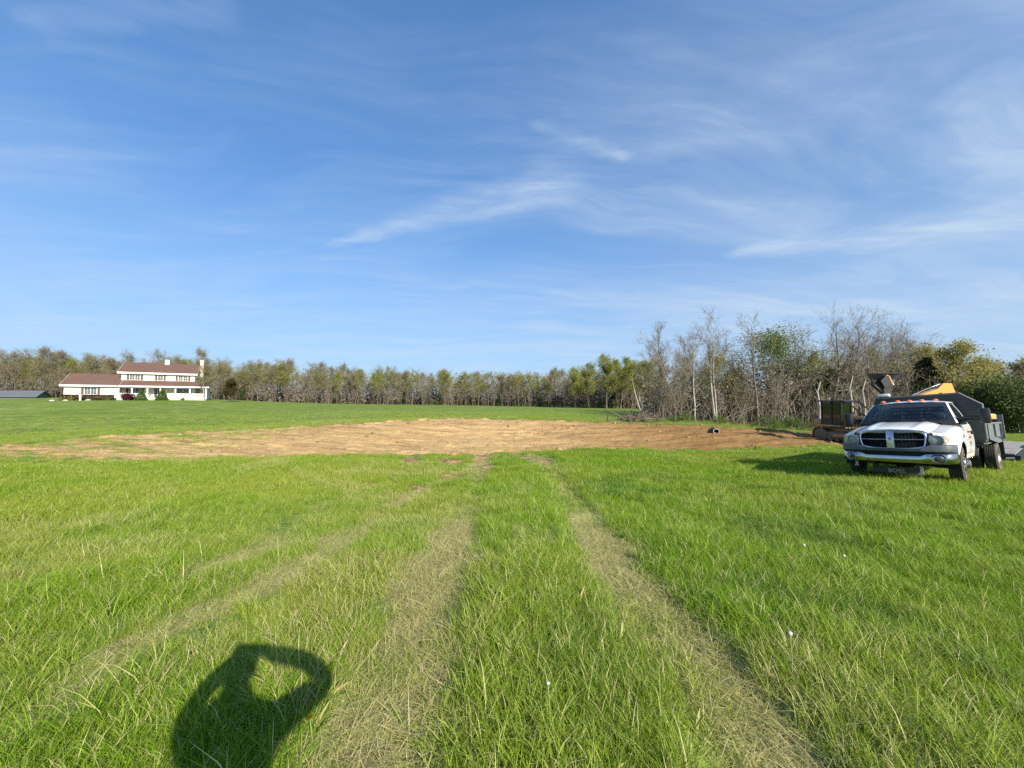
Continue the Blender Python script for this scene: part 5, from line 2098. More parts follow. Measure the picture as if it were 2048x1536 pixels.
# inside: dashboard, bench seat, wheel, floor
q = MB()
q.box(-.84, .84, 1.62, 1.86, .95, 1.34, .05)
q.build('dashboard', BLACK, truck, smooth=True)
q = MB()
q.box(-.80, .80, 2.35, 2.85, .70, .95, .06)
q.build('seat', SEATM, truck, smooth=True)
for u in (-.42, .42):
    q = MB()
    q.box(u - .32, u + .32, 2.78, 2.95, .9, 1.42, .06)
    sb = q.build('seat_back', SEATM, truck, smooth=True)
    q = MB()
    q.box(u - .13, u + .13, 2.82, 2.93, 1.43, 1.60, .04)
    q.build('headrest', SEATM, sb, smooth=True)
q = MB()
q.lathe([(.18, -.012), (.195, 0), (.18, .012), (.165, 0)], 20, 'y', (.42, 2.06, 1.26), closed=True)
q.tube([(.42, 2.06, 1.26), (.42, 1.85, 1.15)], .03, 6)
q.tube([(.25, 2.06, 1.26), (.59, 2.06, 1.26)], .015, 5)
q.build('steering_wheel', BLACK, truck, smooth=True)
q = MB()
q.box(-.90, .90, 1.55, 3.02, .42, .58)
q.box(-.56, .56, .32, 1.56, .52, 1.03)
q.box(-.84, .84, 1.50, 1.60, .55, 1.26)
q.build('inner_body', DARK, truck)

# grille
def gv(u, h):
    return .035 + .165 * (u / .62) ** 2 + .03 * (1.0 - h) * 0 + .035 * max(0, h - 1.0) / .16


def outline(k, n=10):
    """rounded trapezoid, k = inset"""
    P = [(.61 - k, 1.03), (.59 - k, 1.125 - k * .6), (.51 - k * .5, 1.170 - k), (.30, 1.192 - k), (0, 1.202 - k)]
    Q = [(.61 - k, 1.03), (.595 - k, .90), (.575 - k, .800 + k * .3), (.50 - k * .7, .742 + k), (.30, .716 + k), (0, .708 + k)]
    full = [(-u, h) for u, h in reversed(P)][0:0]
    right = list(reversed(P)) + Q[1:]
    left = [(-u, h) for u, h in reversed(right)][1:-1]
    return right + left


rows = []
for k, dv in ((0.0, .05), (.008, .0), (.03, -.03), (.055, -.022), (.066, .03), (.066, .09)):
    rows.append([(u, gv(u, h) + dv, h) for u, h in outline(k)])
grille = MB().grid(rows, closed=True).build('grille_surround', CHROME, truck, smooth=True, auto=50)
q = MB()
inner = outline(.060)
q.add([(u, gv(u, h) + .085, h) for u, h in inner] + [(0, .13, .96)], [(i, (i + 1) % len(inner), len(inner)) for i in range(len(inner))])
q.build('grille_backing', DARK, truck)
q = MB()
for k in range(13):
    h = .775 + .030 * k
    hw = float(np.interp(h, [.76, .80, .9, 1.02, 1.10, 1.14], [.42, .49, .525, .545, .51, .44]))
    for s in (-1, 1):
        q.grid([[(s * u, gv(u, h) + .045 + dv, h + dh) for u in np.linspace(.06, hw, 7)] for dv, dh in ((0, -.006), (-.01, 0), (0, .006))])
for k in range(-8, 9):
    u = k * .06
    if abs(u) < .08: continue
    q.tube([(u, gv(u, .8) + .055, .80), (u, gv(u, 1.1) + .055, 1.10)], .005, 4)
q.build('grille_mesh', MESHM, truck)
q = MB()
q.grid([[(-.078 - .0 * 0, gv(0, h) + .06, h), (-.066, gv(0, h) - .02, h), (0, gv(0, h) - .035, h), (.066, gv(0, h) - .02, h), (.078, gv(0, h) + .06, h)] for h in (.765, .86, .95, 1.02, 1.08, 1.15)])
bar = q.build('centre_bar', CHROME, truck, smooth=True, auto=50)
# emblem on the bar: a horned head in relief
q = MB()
shield = [(-.035, 1.005), (.035, 1.005), (.032, .975), (.018, .945), (0, .930), (-.018, .945), (-.032, .975)]
q.add([(u, gv(0, h) - .040, h) for u, h in shield], [tuple(range(7))])
em = q.build('emblem', CHROME, bar)
q = MB()
for s in (-1, 1):
    q.tube([(s * (.008 + .021 * math.sin(t)), gv(0, 1) - .044, .983 - .016 * math.cos(t) + .008) for t in np.linspace(0, 4.2, 8)], .0045, 4)
q.tube([(0, gv(0, 1) - .046, .99), (0, gv(0, 1) - .046, .945)], [.010, .006], 5)
q.build('emblem_relief', BLACK, bar)
for s in (-1, 1):
    q = MB()
    q.grid([[(s * u, gv(u, .965) + dv, .962 + dh) for u in np.linspace(.06, .535, 9)] for dv, dh in ((.04, -.013), (.005, -.010), (.0, 0), (.005, .010), (.04, .013))])
    q.build('cross_bar', CHROME, truck, smooth=True)

# head lamps
def lampv(u):
    return float(np.interp(u, [.60, .66, .74, .82, .88, .93, .957, .965], [.165, .165, .18, .205, .25, .32, .40, .46]))


for s in (1, -1):
    rows, rows2 = [], []
    for i in range(9):
        t = i / 8
        r1, r2 = [], []
        for j in range(13):
            u = .615 + (.962 - .615) * j / 12
            top = 1.065 - .035 * (j / 12) ** 2 * 1.0
            bot = .830 + .02 * (j / 12)
            h = bot + (top - bot) * t
            bul = .02 * math.sin(t * PI)
            r1.append((s * u, lampv(u) - bul + .005, h))
            r2.append((s * u * .995, lampv(u) + .05 + .03 * math.sin(t * PI), h))
        rows.append(r1)
        rows2.append(r2)
    hl = MB().grid(rows2).build('headlamp', LAMPW, truck, smooth=True)
    MB().grid(rows).build('lens', LENS, hl, smooth=True)
    q = MB()
    q.lathe([(.105, .0), (.108, .012), (.095, .03), (.05, .055), (.012, .06)], 20, 'y', (s * .725, .165, .945))
    q.build('reflector_bowl', LAMPD, hl, smooth=True)
    q = MB()
    q.lathe([(.108, .0), (.120, .004), (.112, .03)], 20, 'y', (s * .725, .160, .945))
    q.build('bezel', CHROME, hl, smooth=True)
    q = MB()
    q.grid([[(s * (.855 + .055 * math.cos(a) * r_), .235 + .10 * (math.cos(a) * r_ * .5 + .5) - .025 * r_ + .0, .955 + .065 * math.sin(a) * r_) for a in np.linspace(0, 2 * PI, 17)] for r_ in (.05, .5, 1.0)])
    q.build('turn_signal', AMBER2, hl, smooth=True)
    # gasket under the lamp
    q = MB()
    q.tube([(s * u, lampv(u) + .0, .826 + .02 * (u - .615) / .35) for u in np.linspace(.615, .962, 8)], .008, 4)
    q.build('gasket', BLACK, hl)

# bumper
BP = [(0, 0), (.25, .004), (.5, .022), (.68, .055), (.80, .095), (.88, .145), (.94, .22), (.975, .32), (.988, .42), (.988, .52)]
def bplan(n=40):
    d = [0]
    for a, b in zip(BP[:-1], BP[1:]):
        d.append(d[-1] + math.hypot(b[0] - a[0], b[1] - a[1]))
    t = np.linspace(0, d[-1], n)
    uu = np.interp(t, d, [p[0] for p in BP])
    vv = np.interp(t, d, [p[1] for p in BP])
    right = list(zip(uu, vv))
    return [(-u, v) for u, v in reversed(right[1:])] + right


pl_ = bplan()
q = MB()
q.grid([[(u * (1 - .0), v + dv, h - .085 * (1 - sm(.40, .66, abs(u))) * (h > .8)) for u, v in pl_] for h, dv in ((.845, .10), (.845, .03), (.832, .0), (.76, -.015), (.70, -.008), (.685, .02), (.685, .08))])
bump = q.build('bumper_cap', GREYP, truck, smooth=True, auto=45)
q = MB()
def ctop(u): return .655 - .055 * (1 - sm(.44, .58, abs(u)))
q.grid([[(u * (1 - .02 * (k > 4)), v + dv, ctop(u) + (bot_ - ctop(u)) * f_) for u, v in pl_] for k, (f_, dv, bot_) in enumerate(((0, .07, .43), (0, .02, .43), (.06, .0, .43), (.45, -.018, .43), (.85, -.004, .43), (1.0, .03, .43), (1.0, .09, .425)))])
bch = q.build('bumper', CHROME, truck, smooth=True, auto=45)
q = MB()
q.grid([[(u * .99, v + .055, h) for u, v in pl_] for h in (.70, .64, .56)])
q.build('air_intake', DARK, truck)
for s in (1, -1):
    cx_, cz_ = s * .735, .548
    yv = .062
    tilt = Matrix.Translation((cx_, yv, cz_)) @ Matrix.Rotation(s * R(18), 4, 'Z')
    for nm, prof, m_ in (('fog_bezel', [(.070, .02), (.098, -.012), (.104, -.020), (.112, -.012), (.115, .02)], CHROME), ('fog_recess', [(.10, -.010), (.085, .0), (.06, .012)], BLACK), ('fog_lens', [(.062, -.004), (.05, -.012), (.0, -.016)], FOGL)):
        q = MB()
        q.lathe(prof, 22, 'y')
        q.v = [tuple(tilt @ Vector((p[0] * 1.12, p[1], p[2]))) for p in q.v]
        q.build(nm, m_, bch, smooth=True)
# plow mount under the bumper with its lettering
q = MB()
q.box(-.36, .36, .16, .24, .17, .30)
q.box(-.40, -.36, .16, .5, .20, .42)
q.box(.36, .40, .16, .5, .20, .42)
pm = q.build('plow_mount', BLACK, truck)
fc = bpy.data.curves.new('plow_lettering', 'FONT')
fc.body = 'BOSS'
fc.size = .125
fc.align_x = 'CENTER'
fc.extrude = .003
fo = bpy.data.objects.new('plow_lettering_tmp', fc)
COL.objects.link(fo)
dg = bpy.context.evaluated_depsgraph_get()
tm = bpy.data.meshes.new_from_object(fo.evaluated_get(dg))
bpy.data.objects.remove(fo)
tm.transform(Matrix.Translation((.02, .152, .19)) @ Matrix.Rotation(PI / 2, 4, 'X') @ Matrix.Diagonal((1.0, 1, 1, 1)))
tm.materials.clear()
tm.materials.append(DECAL_G)
lt = link(bpy.data.objects.new('plow_lettering', tm), pm)
for u, h0, h1 in ((.42, .20, .36), (-.70, .33, .42)):
    q = MB()
    q.box(u, u + .05, .10, .118, h0, h1)
    q.box(u - .02, u + .06, .10, .116, h0 - .02, h0)
    q.build('jack_leg', DECAL_G, pm)
# chassis
q = MB()
for s in (-1, 1):
    q.box(*sorted((s * .38, s * .46)), .35, 7.1, .52, .68)
q.box(-.38, .38, .95, 1.06, .48, .62)
q.box(-.38, .38, 3.4, 3.5, .54, .66)
q.tube([(-.85, AV, .40), (.85, AV, .40)], .055, 8)
q.tube([(-.75, 4.57, .40), (.75, 4.57, .40)], .075, 8)
q.box(-.17, .17, 4.40, 4.74, .22, .58, .05)
q.box(-.14, .2, .9, 1.3, .26, .55, .04)
q.tube([(-.6, .78, .36), (.62, .84, .34)], .022, 6)
q.tube([(.1, 1.1, .45), (.05, 4.4, .42)], .05, 8)
q.build('chassis', BLACK, truck)
q = MB()
q.box(.50, .92, 3.15, 3.95, .42, .74, .05)
q.build('fuel_tank', BLACK, truck, smooth=True)


def wheel(u, v, s, dual=0, steer=0.0):
    """dual: 0 front, 1 outer rear, -1 inner rear"""
    root = bpy.data.objects.new('wheel', None)
    link(root, truck)
    root.location = (u, v, .405)
    root.rotation_euler = (0, 0, steer)
    Rr, wd = .405, .118
    q = MB()
    prof = [(.225, -wd * .80), (.26, -wd), (.33, -wd * 1.04), (.375, -wd * .96), (.398, -wd * .78)]
    for k in range(5):
        c_ = -wd * .66 + k * wd * .33
        prof += [(Rr, c_ - wd * .10), (Rr, c_ + wd * .10)]
        if k < 4: prof += [(Rr - .012, c_ + wd * .13), (Rr - .012, c_ + wd * .20)]
    prof += [(.398, wd * .78), (.375, wd * .96), (.33, wd * 1.04), (.26, wd), (.225, wd * .80)]
    q.lathe([(r_, x_ * s) for r_, x_ in prof], 40, 'x')
    q.build('tyre', RUBBER, root, smooth=True, auto=30)
    q = MB()
    q.lathe([(r_, x_ * s) for r_, x_ in ((.262, wd * 1.005 + .002), (.33, wd * 1.045 + .002), (.372, wd * .975 + .003))], 40, 'x')
    q.build('tyre_wall', DUSTY, root, smooth=True)
    off = {0: .11, 1: -.055, -1: .05}[dual]
    q = MB()
    if dual == 0:
        pr_ = [(.228, .095), (.222, .112), (.205, .09), (.18, .095), (.125, .14), (.115, .145), (.10, .142), (.085, .205), (.06, .215), (.0, .218)]
    else:
        pr_ = [(.228, .095), (.222, .112), (.20, .085), (.185, .0), (.15, -.06), (.11, -.065), (.09, -.02), (.085, .045), (.05, .06), (.0, .062)]
    q.lathe([(r_, x_ * s) for r_, x_ in pr_], 32, 'x')
    rim = q.build('rim', RIMM, root, smooth=True, auto=30)
    q = MB()
    for k in range(8):
        a = k * PI / 4
        rr_ = .152 if dual == 0 else .165
        xx = (.125 if dual == 0 else -.035) * s
        q.tube([(xx - .02 * s, rr_ * math.cos(a), rr_ * math.sin(a)), (xx + .012 * s, rr_ * math.cos(a), rr_ * math.sin(a))], .020, 7)
    q.build('hand_hole', DARK, rim)
    q = MB()
    for k in range(8):
        a = (k + .5) * PI / 4
        xx = (.143 if dual == 0 else -.06) * s
        q.tube([(xx, .105 * math.cos(a), .105 * math.sin(a)), (xx + .03 * s, .105 * math.cos(a), .105 * math.sin(a))], .012, 6)
    q.build('lug_nut', CHROME, rim)
    return root


for s in (1, -1):
    wheel(s * .875, AV, s, 0, R(4))
    wheel(s * 1.10, 4.57, s, 1)
    wheel(s * .80, 4.57, s, -1)

# dump bed: slatted headboard taller than the cab, low sides, rear posts, flat fenders over the duals
bed = bpy.data.objects.new('dump_bed', None)
link(bed, truck)
q = MB()
v0, v1 = 3.24, 3.30
left = [(-1.16, .88), (-1.16, 1.30), (-.93, 1.36), (-.92, 1.92), (-.86, 2.075), (-.62, 2.085)]
q.prism([(-1.16, .88), (-.62, .88), (-.62, 2.085), (-.86, 2.075), (-.93, 1.93), (-.95, 1.34), (-1.16, 1.30)], v0, v1, 'xz')
q.prism([(.62, .88), (1.17, .88), (1.17, 1.79), (.80, 2.12), (.62, 2.115)], v0, v1, 'xz')
q.prism([(-.62, .88), (.62, .88), (.62, 1.40), (-.62, 1.40)], v0, v1, 'xz')
q.prism([(-.62, 1.80), (.62, 1.80), (.62, 2.115), (-.62, 2.085)], v0, v1, 'xz')
hb_ = q.build('headboard', BEDM, bed)
for k in range(4):
    q = MB()
    h = 1.45 + k * .095
    q.box(-.62, .62, v0 + .012, v1 - .012, h, h + .055)
    q.build('slat', BEDM, hb_)
for u in (-.02,):
    q = MB()
    q.box(u, u + .05, v0 + .005, v1 - .005, 1.40, 1.80)
    q.build('upright', BEDM, hb_)
q = MB()
q.box(-.88, .80, v0 - .03, v1 + .05, 2.085, 2.125)
q.v = [(x, y, z + .018 * x) for x, y, z in q.v]
q.tube([(.80, v0 - .01, 2.125), (1.18, v0 - .01, 1.80), (1.18, v0 - .01, .9)], .022, 5)
q.build('top_rail', BEDG, hb_)
q = MB()
q.box(-1.14, 1.14, 3.302, 7.2, .82, .90)
q.build('floor', BEDM, bed)
q = MB()
for k in range(9):
    v = 3.45 + k * .45
    q.box(-1.10, 1.10, v, v + .06, .70, .818)
q.build('cross_members', BEDM, bed)
for s in (1, -1):
    q = MB()
    q.box(*sorted((s * 1.11, s * 1.15)), 3.302, 7.15, .902, 1.28)
    for k in range(3):
        v = 3.6 + k * 1.5
        q.box(*sorted((s * 1.151, s * 1.19)), v, v + .06, .91, 1.27)
    q.box(*sorted((s * 1.10, s * 1.17)), 3.302, 7.15, 1.281, 1.325)
    q.build('side_board', BEDG, bed)
    q = MB()
    q.box(*sorted((s * 1.08, s * 1.20)), 7.152, 7.27, .80, 1.56)
    q.build('rear_post', BEDG, bed)
    q = MB()
    q.add([(s * 1.16, 3.95, .90), (s * 1.28, 4.05, .83), (s * 1.28, 5.1, .83), (s * 1.16, 5.2, .90), (s * 1.16, 3.95, .87), (s * 1.28, 4.05, .78), (s * 1.28, 5.1, .78), (s * 1.16, 5.2, .87)],
          [(0, 1, 2, 3), (7, 6, 5, 4), (0, 4, 5, 1), (1, 5, 6, 2), (2, 6, 7, 3)])
    q.build('fender_plate', BEDG, bed)
    q = MB()
    q.box(*sorted((s * 1.0, s * 1.28)), 5.25, 5.262, .28, .86)
    q.build('mud_flap', BLACK, bed)
q = MB()
q.box(-1.08, 1.08, 7.16, 7.22, .9, 1.42)
q.build('tailgate', BEDM, bed)
q = MB()
q.tube([(-.10, 3.6, .68), (.0, 5.4, .80)], .07, 8)
q.build('hoist', BLACK, bed)
q = MB()
q.box(1.10, 1.16, 3.32, 5.0, .765, .795)
q.build('trim_strip', RIMM, bed)
# white box on the headboard
q = MB()
q.box(-.80, -.56, 3.20, 3.36, 2.13, 2.21, .012)
bx_ = q.build('beacon_box', WHITE, bed, smooth=True)
q = MB()
q.box(-.79, -.57, 3.21, 3.35, 2.105, 2.129)
q.build('beacon_foot', BLACK, bx_)

# ------------------------------------------------------------------ trailer behind the truck
tl0 = TM @ Vector((.25, 8.8, -.32))
print('TRAILER', tl0, gz(tl0.x, tl0.y))
trailer = thing('flatbed_trailer', 'low grey flat-deck trailer behind the dump truck', 'trailer', tuple(tl0), TR_ROT[2])
TDECK = simple('trailer_deck_boards', (0.30, 0.28, 0.24), 0.85, var=0.2, scale=4, bump=0.3)
q = MB()
for s in (-1, 1):
    q.box(*sorted((s * .95, s * 1.05)), 0, 6.5, .40, .58)
q.box(-.95, .95, 0, .1, .40, .58)
q.box(-.95, .95, 3.0, 3.1, .40, .56)
q.tube([(-.9, 0, .48), (0, -1.5, .46)], .05, 6)
q.tube([(.9, 0, .48), (0, -1.5, .46)], .05, 6)
q.build('frame', BLACK, trailer)
for k in range(10):
    q = MB()
    x = -.93 + k * .187
    q.box(x, x + .178, .105, 6.5, .583, .62)
    q.build('plank', TDECK, trailer)
for s in (-1, 1):
    for y in (3.4, 4.2):
        w_ = bpy.data.objects.new('wheel', None)
        link(w_, trailer)
        w_.location = (s * 1.2, y, .33)
        q = MB()
        q.lathe([(.20, -.09), (.28, -.1), (.33, -.08), (.335, 0), (.33, .08), (.28, .1), (.20, .09)], 24, 'x')
        q.build('tyre', RUBBER, w_, smooth=True)
        q = MB()
        q.lathe([(.20, s * .06), (.12, s * .04), (.0, s * .06)], 16, 'x')
        q.build('rim', RIMM, w_, smooth=True)
    q = MB()
    q.box(*sorted((s * 1.06, s * 1.34)), 2.95, 4.65, .70, .73)
    q.build('mudguard', BEDG, trailer)

# ------------------------------------------------------------------ the bulldozer in the basin
YEL = paint_material('machine_yellow', (0.36, 0.20, 0.04), (0.20, 0.14, 0.08), 0.8, 0.5)
TRACKM = simple('track_steel', (0.10, 0.085, 0.065), 0.7, metal=0.3, var=0.3, scale=6, col2=(0.20, 0.15, 0.09))
CABB = simple('cab_black', (0.02, 0.021, 0.023), 0.45)
CGLASS = glassy('cab_glass', (0.40, 0.46, 0.48), 0.35)


def track_unit(parent, y0, y1, L, rad, zc, name='track', flat=0.35):
    """a crawler track running along x between two rounded ends"""
    half = L / 2 - rad
    yc = (y0 + y1) / 2
    t = bpy.data.objects.new(name, None)
    link(t, parent)
    n_arc, n_st = 9, 12
    pts = []
    for k in range(n_st):
        pts.append((-half + 2 * half * k / n_st, zc + rad, 0))
    for k in range(n_arc):
        a = PI / 2 - PI * k / n_arc
        pts.append((half + rad * math.cos(a), zc + rad * math.sin(a), a - PI / 2))
    for k in range(n_st):
        pts.append((half - 2 * half * k / n_st, zc - rad, -PI))
    for k in range(n_arc):
        a = -PI / 2 - PI * k / n_arc
        pts.append((-half + rad * math.cos(a), zc + rad * math.sin(a), a - PI / 2))
    q = MB()
    q.grid([[(x, y, z) for y in (y0, y1)] for x, z, a in pts + pts[:1]])
    q.build('track_belt', TRACKM, t)
    for x, z, a in pts:
        s_ = MB()
        cn, sn = math.cos(a), math.sin(a)
        w_ = .105
        def tp(dx, dz): return (x + dx * cn - dz * sn, z + dx * sn + dz * cn)
        prof = [tp(-w_, .004), tp(w_, .004), tp(w_, .03), tp(.02, .03), tp(.01, .085), tp(-.01, .085), tp(-.02, .03), tp(-w_, .03)]
        s_.add([(p[0], y0 - .02, p[1]) for p in prof] + [(p[0], y1 + .02, p[1]) for p in prof],
               [tuple(range(8)), tuple(reversed(range(8, 16)))] + [(i, (i + 1) % 8, 8 + (i + 1) % 8, 8 + i) for i in range(8)])
        s_.build('track_shoe', TRACKM, t)
    for x, nm in ((-half, 'sprocket'), (half, 'idler')):
        q = MB()
        q.lathe([(.0, y0 - .01), (rad * .35, y0 - .03), (rad * .55, y0 + .02), (rad * .9, y0 + .03), (rad * .93, y1 - .03), (rad * .55, y1 - .02), (rad * .35, y1 + .03), (0, y1 + .01)], 20, 'y', (x, 0, zc))
        q.build(nm, TRACKM, t, smooth=True)
    q = MB()
    q.box(-half * .95, half * .95, y0 + .06, y1 - .06, zc - rad * .72, zc + rad * .45, .03)
    q.build('roller_frame', TRACKM, t, smooth=True)
    for k in range(5):
        q = MB()
        q.lathe([(0, y0 + .01), (.13, y0 + .02), (.13, y1 - .02), (0, y1 - .01)], 14, 'y', (-half * .8 + k * half * .4, 0, zc - rad + .14))
        q.build('track_roller', TRACKM, t, smooth=True)
    return t


xd, yd = (1690 - CX) / FPX * 27.6, 27.6
doz = thing('bulldozer', 'dusty yellow crawler bulldozer with dark cab standing in the dirt basin', 'bulldozer', (xd, yd, gz(xd, yd) - .05), R(-66))
for s in (-1, 1):
    yy = sorted((s * .72, s * 1.22))
    track_unit(doz, yy[0], yy[1], 3.0, .47, .50)
q = MB()
q.box(-1.15, 1.55, -.66, .66, .45, 1.05, .04)
q.build('hull', YEL, doz, smooth=True)
q = MB()
q.prism([(-.05, 1.05), (1.75, 1.05), (1.75, 1.55), (1.55, 1.72), (-.05, 1.92)], -.48, .48, 'xz')
hd_ = q.build('engine_hood', YEL, doz)
q = MB()
q.box(1.752, 1.80, -.44, .44, 1.06, 1.58)
q.build('radiator_guard', CABB, hd_)
for s in (-1, 1):
    q = MB()
    for k in range(6):
        q.box(.35 + k * .17, .45 + k * .17, *sorted((s * .482, s * .50)), 1.15, 1.5)
    q.build('side_louvre', CABB, hd_)
q = MB()
q.tube([(.75, .2, 1.75), (.75, .2, 2.45), (.70, .2, 2.55)], .06, 10)
q.build('exhaust_stack', CABB, doz, smooth=True)
q = MB()
q.lathe([(.11, 0), (.11, .32), (.0, .36)], 14, 'z', (.45, -.22, 1.80))
q.build('air_cleaner', CABB, doz, smooth=True)
# rear: fuel tank and fenders
q = MB()
q.box(-1.75, -1.16, -.62, .62, .95, 1.55, .05)
q.build('fuel_tank', YEL, doz, smooth=True)
for s in (-1, 1):
    q = MB()
    q.box(-1.3, .2, *sorted((s * .60, s * 1.18)), 1.08, 1.16)
    q.build('fender', YEL, doz)
# cab
cab = bpy.data.objects.new('cab', None)
link(cab, doz)
q = MB()
for x, y in ((-1.15, -.68), (-1.15, .68), (.02, -.62), (.02, .62), (-.55, -.70), (-.55, .70)):
    q.box(x - .05, x + .05, y - .05, y + .05, 1.16, 2.82)
q.box(-1.2, .07, -.75, .75, 1.05, 1.16)
q.build('cab_posts', CABB, cab)
q = MB()
q.box(-1.35, .22, -.85, .85, 2.82, 2.93, .03)
q.build('cab_roof', CABB, cab, smooth=True)
q = MB()
for s in (-1, 1):
    q.box(-1.10, -.03, *sorted((s * .66, s * .70)), 1.16, 1.62)
q.box(-1.16, -1.12, -.63, .63, 1.16, 1.75)
q.build('cab_panel', CABB, cab)
for s in (-1, 1):
    for x0, x1 in ((-1.10, -.60), (-.50, -.03)):
        q = MB()
        q.add([(x0, s * .68, 1.64), (x1, s * .68, 1.64), (x1, s * .68, 2.80), (x0, s * .68, 2.80)], [(0, 1, 2, 3)])
        q.build('cab_window', CGLASS, cab)
q = MB()
q.add([(.03, -.57, 1.25), (.03, .57, 1.25), (.03, .57, 2.80), (.03, -.57, 2.80)], [(0, 1, 2, 3)])
q.add([(-1.16, -.62, 1.80), (-1.16, .62, 1.80), (-1.16, .62, 2.80), (-1.16, -.62, 2.80)], [(0, 1, 2, 3)])
q.build('cab_window', CGLASS, cab)
q = MB()
q.box(-.85, -.35, -.28, .28, 1.3, 1.55, .05)
q.box(-.95, -.80, -.26, .26, 1.5, 2.15, .05)
q.build('operator_seat', BLACK, cab, smooth=True)
# brush guard sweeps from the roof to the nose
for s in (-1, 1):
    q = MB()
    q.tube([(.15, s * .80, 2.90), (.45, s * .80, 2.80), (1.35, s * .72, 1.95), (1.65, s * .70, 1.62), (1.68, s * .70, 1.0)], .045, 8)
    q.build('sweep_bar', CABB, doz, smooth=True)
# blade on its arms
for s in (-1, 1):
    q = MB()
    q.box(-.2, 2.05, *sorted((s * 1.27, s * 1.40)), .35, .58, .02)
    q.build('push_arm', YEL, doz, smooth=True)
    q = MB()
    q.tube([(1.5, s * .35, 1.35), (2.1, s * .40, .75)], .05, 8)
    q.build('lift_cylinder', CHROME, doz, smooth=True)
q = MB()
arc = [(2.35 - .28 * math.sin(t * PI), .12 + 1.1 * t) for t in np.linspace(0, 1, 9)]
q.grid([[(x + o_, y, z) for x, z in arc] for o_, y in ((0, -1.6), (0, 1.6))])
q.grid([[(x - .06, y, z) for x, z in arc] for y in (-1.6, 1.6)])
q.box(2.0, 2.35, -1.62, -1.60, .12, 1.2)
q.box(2.0, 2.35, 1.60, 1.62, .12, 1.2)
q.build('blade', YEL, doz)

# ------------------------------------------------------------------ the excavator beyond the truck
ORG = paint_material('machine_orange', (0.66, 0.30, 0.055), (0.36, 0.24, 0.12), 0.35, 0.35)
Ye = 24.0
xe = (1924 - CX) / FPX * Ye
exg = gz(xe, Ye) - .05
exc = thing('excavator', 'yellow-orange excavator with raised fan-shaped rake, half hidden behind the dump truck', 'excavator', (xe, Ye, exg), R(180))
# local x points left in the picture (towards the rake); heights above its ground
def zl(py, Y=Ye): return float(at(1024, py, Y)[2]) - exg
def xl(px, Y=Ye): return xe - (px - CX) / FPX * Y
for s in (-1, 1):
    yy = sorted((s * .75, s * 1.25))
    tu = track_unit(exc, yy[0], yy[1], 3.4, .38, .42)
    tu.location = (1.3, 0, 0)
q = MB()
q.box(.3, 2.3, -.74, .74, .45, .85)
q.lathe([(.0, .85), (.6, .85), (.6, 1.0), (.0, 1.0)], 20, 'z', (1.3, 0, 0))
q.build('undercarriage', CABB, exc)
q = MB()
q.box(-.3, 2.5, -1.2, 1.2, 1.0, 1.25, .03)
q.build('turntable', CABB, exc, smooth=True)
q = MB()
q.box(-.11, 1.1, -1.15, 1.15, 1.252, 1.95, .06)
q.build('engine_cover', ORG, exc, smooth=True)
q = MB()
cwL, cwT, cwB = -xl(1993) , zl(826), zl(849)
q.box(-.64, -.12, -1.2, 1.2, cwB, cwT, .10)
q.build('counterweight', ORG, exc, smooth=True)
cabx = bpy.data.objects.new('cab', None)
link(cabx, exc)
cabx.location = (1.3, 0, 0)
q = MB()
for x, y in ((0.0, -1.12), (0.0, -.25), (1.05, -1.12), (1.05, -.25)):
    q.box(x - .045, x + .045, y - .045, y + .045, 1.25, 2.60)
q.box(-.06, 1.12, -1.18, -.19, 2.60, 2.68)
q.box(-.05, 1.10, -1.16, -.21, 1.252, 1.60)
q.build('cab_frame', CABB, cabx)
q = MB()
q.add([(0, -1.13, 1.6), (1.05, -1.13, 1.6), (1.05, -1.13, 2.6), (0, -1.13, 2.6)], [(0, 1, 2, 3)])
q.add([(1.06, -1.1, 1.6), (1.06, -.27, 1.6), (1.06, -.27, 2.6), (1.06, -1.1, 2.6)], [(0, 1, 2, 3)])
q.build('cab_window', CGLASS, cabx)
# boom: rises from the house to an elbow, then reaches down to the left
ex, ez = xl(1890), zl(772)
bx1, bz1 = xl(1815), zl(800)
def boomprism(name, pts, hw, m_, parent):
    q = MB()
    q.prism(pts, -hw, hw, 'xz')
    return q.build(name, m_, parent)
boomprism('boom', [(.55, 1.9), (1.2, 1.5), (xl(1886), zl(792)), (xl(1876), zl(785)), (bx1, zl(806)), (bx1 - .05, zl(797)), (xl(1870), zl(778)), (xl(1882), zl(766.5)), (xl(1898), zl(767)), (xl(1906), zl(789))], .17, ORG, exc)
q = MB()
a_, b_ = np.array([xl(1880), .0, zl(769)]), np.array([xl(1848), .0, zl(781)])
c_ = np.array([xl(1815), .0, zl(796)])
q.tube([a_ + [0, 0, .03], (a_ + b_) / 2 + [0, 0, .03], b_ + [0, 0, .03]], .035, 10)
q.build('cylinder_rod', CHROME, exc, smooth=True)
q = MB()
q.tube([(a_ + b_) / 2 + [0, 0, .03], b_ + [0, 0, .03], c_ + [0, 0, .03]], .065, 10)
q.build('hydraulic_cylinder', CABB, exc, smooth=True)
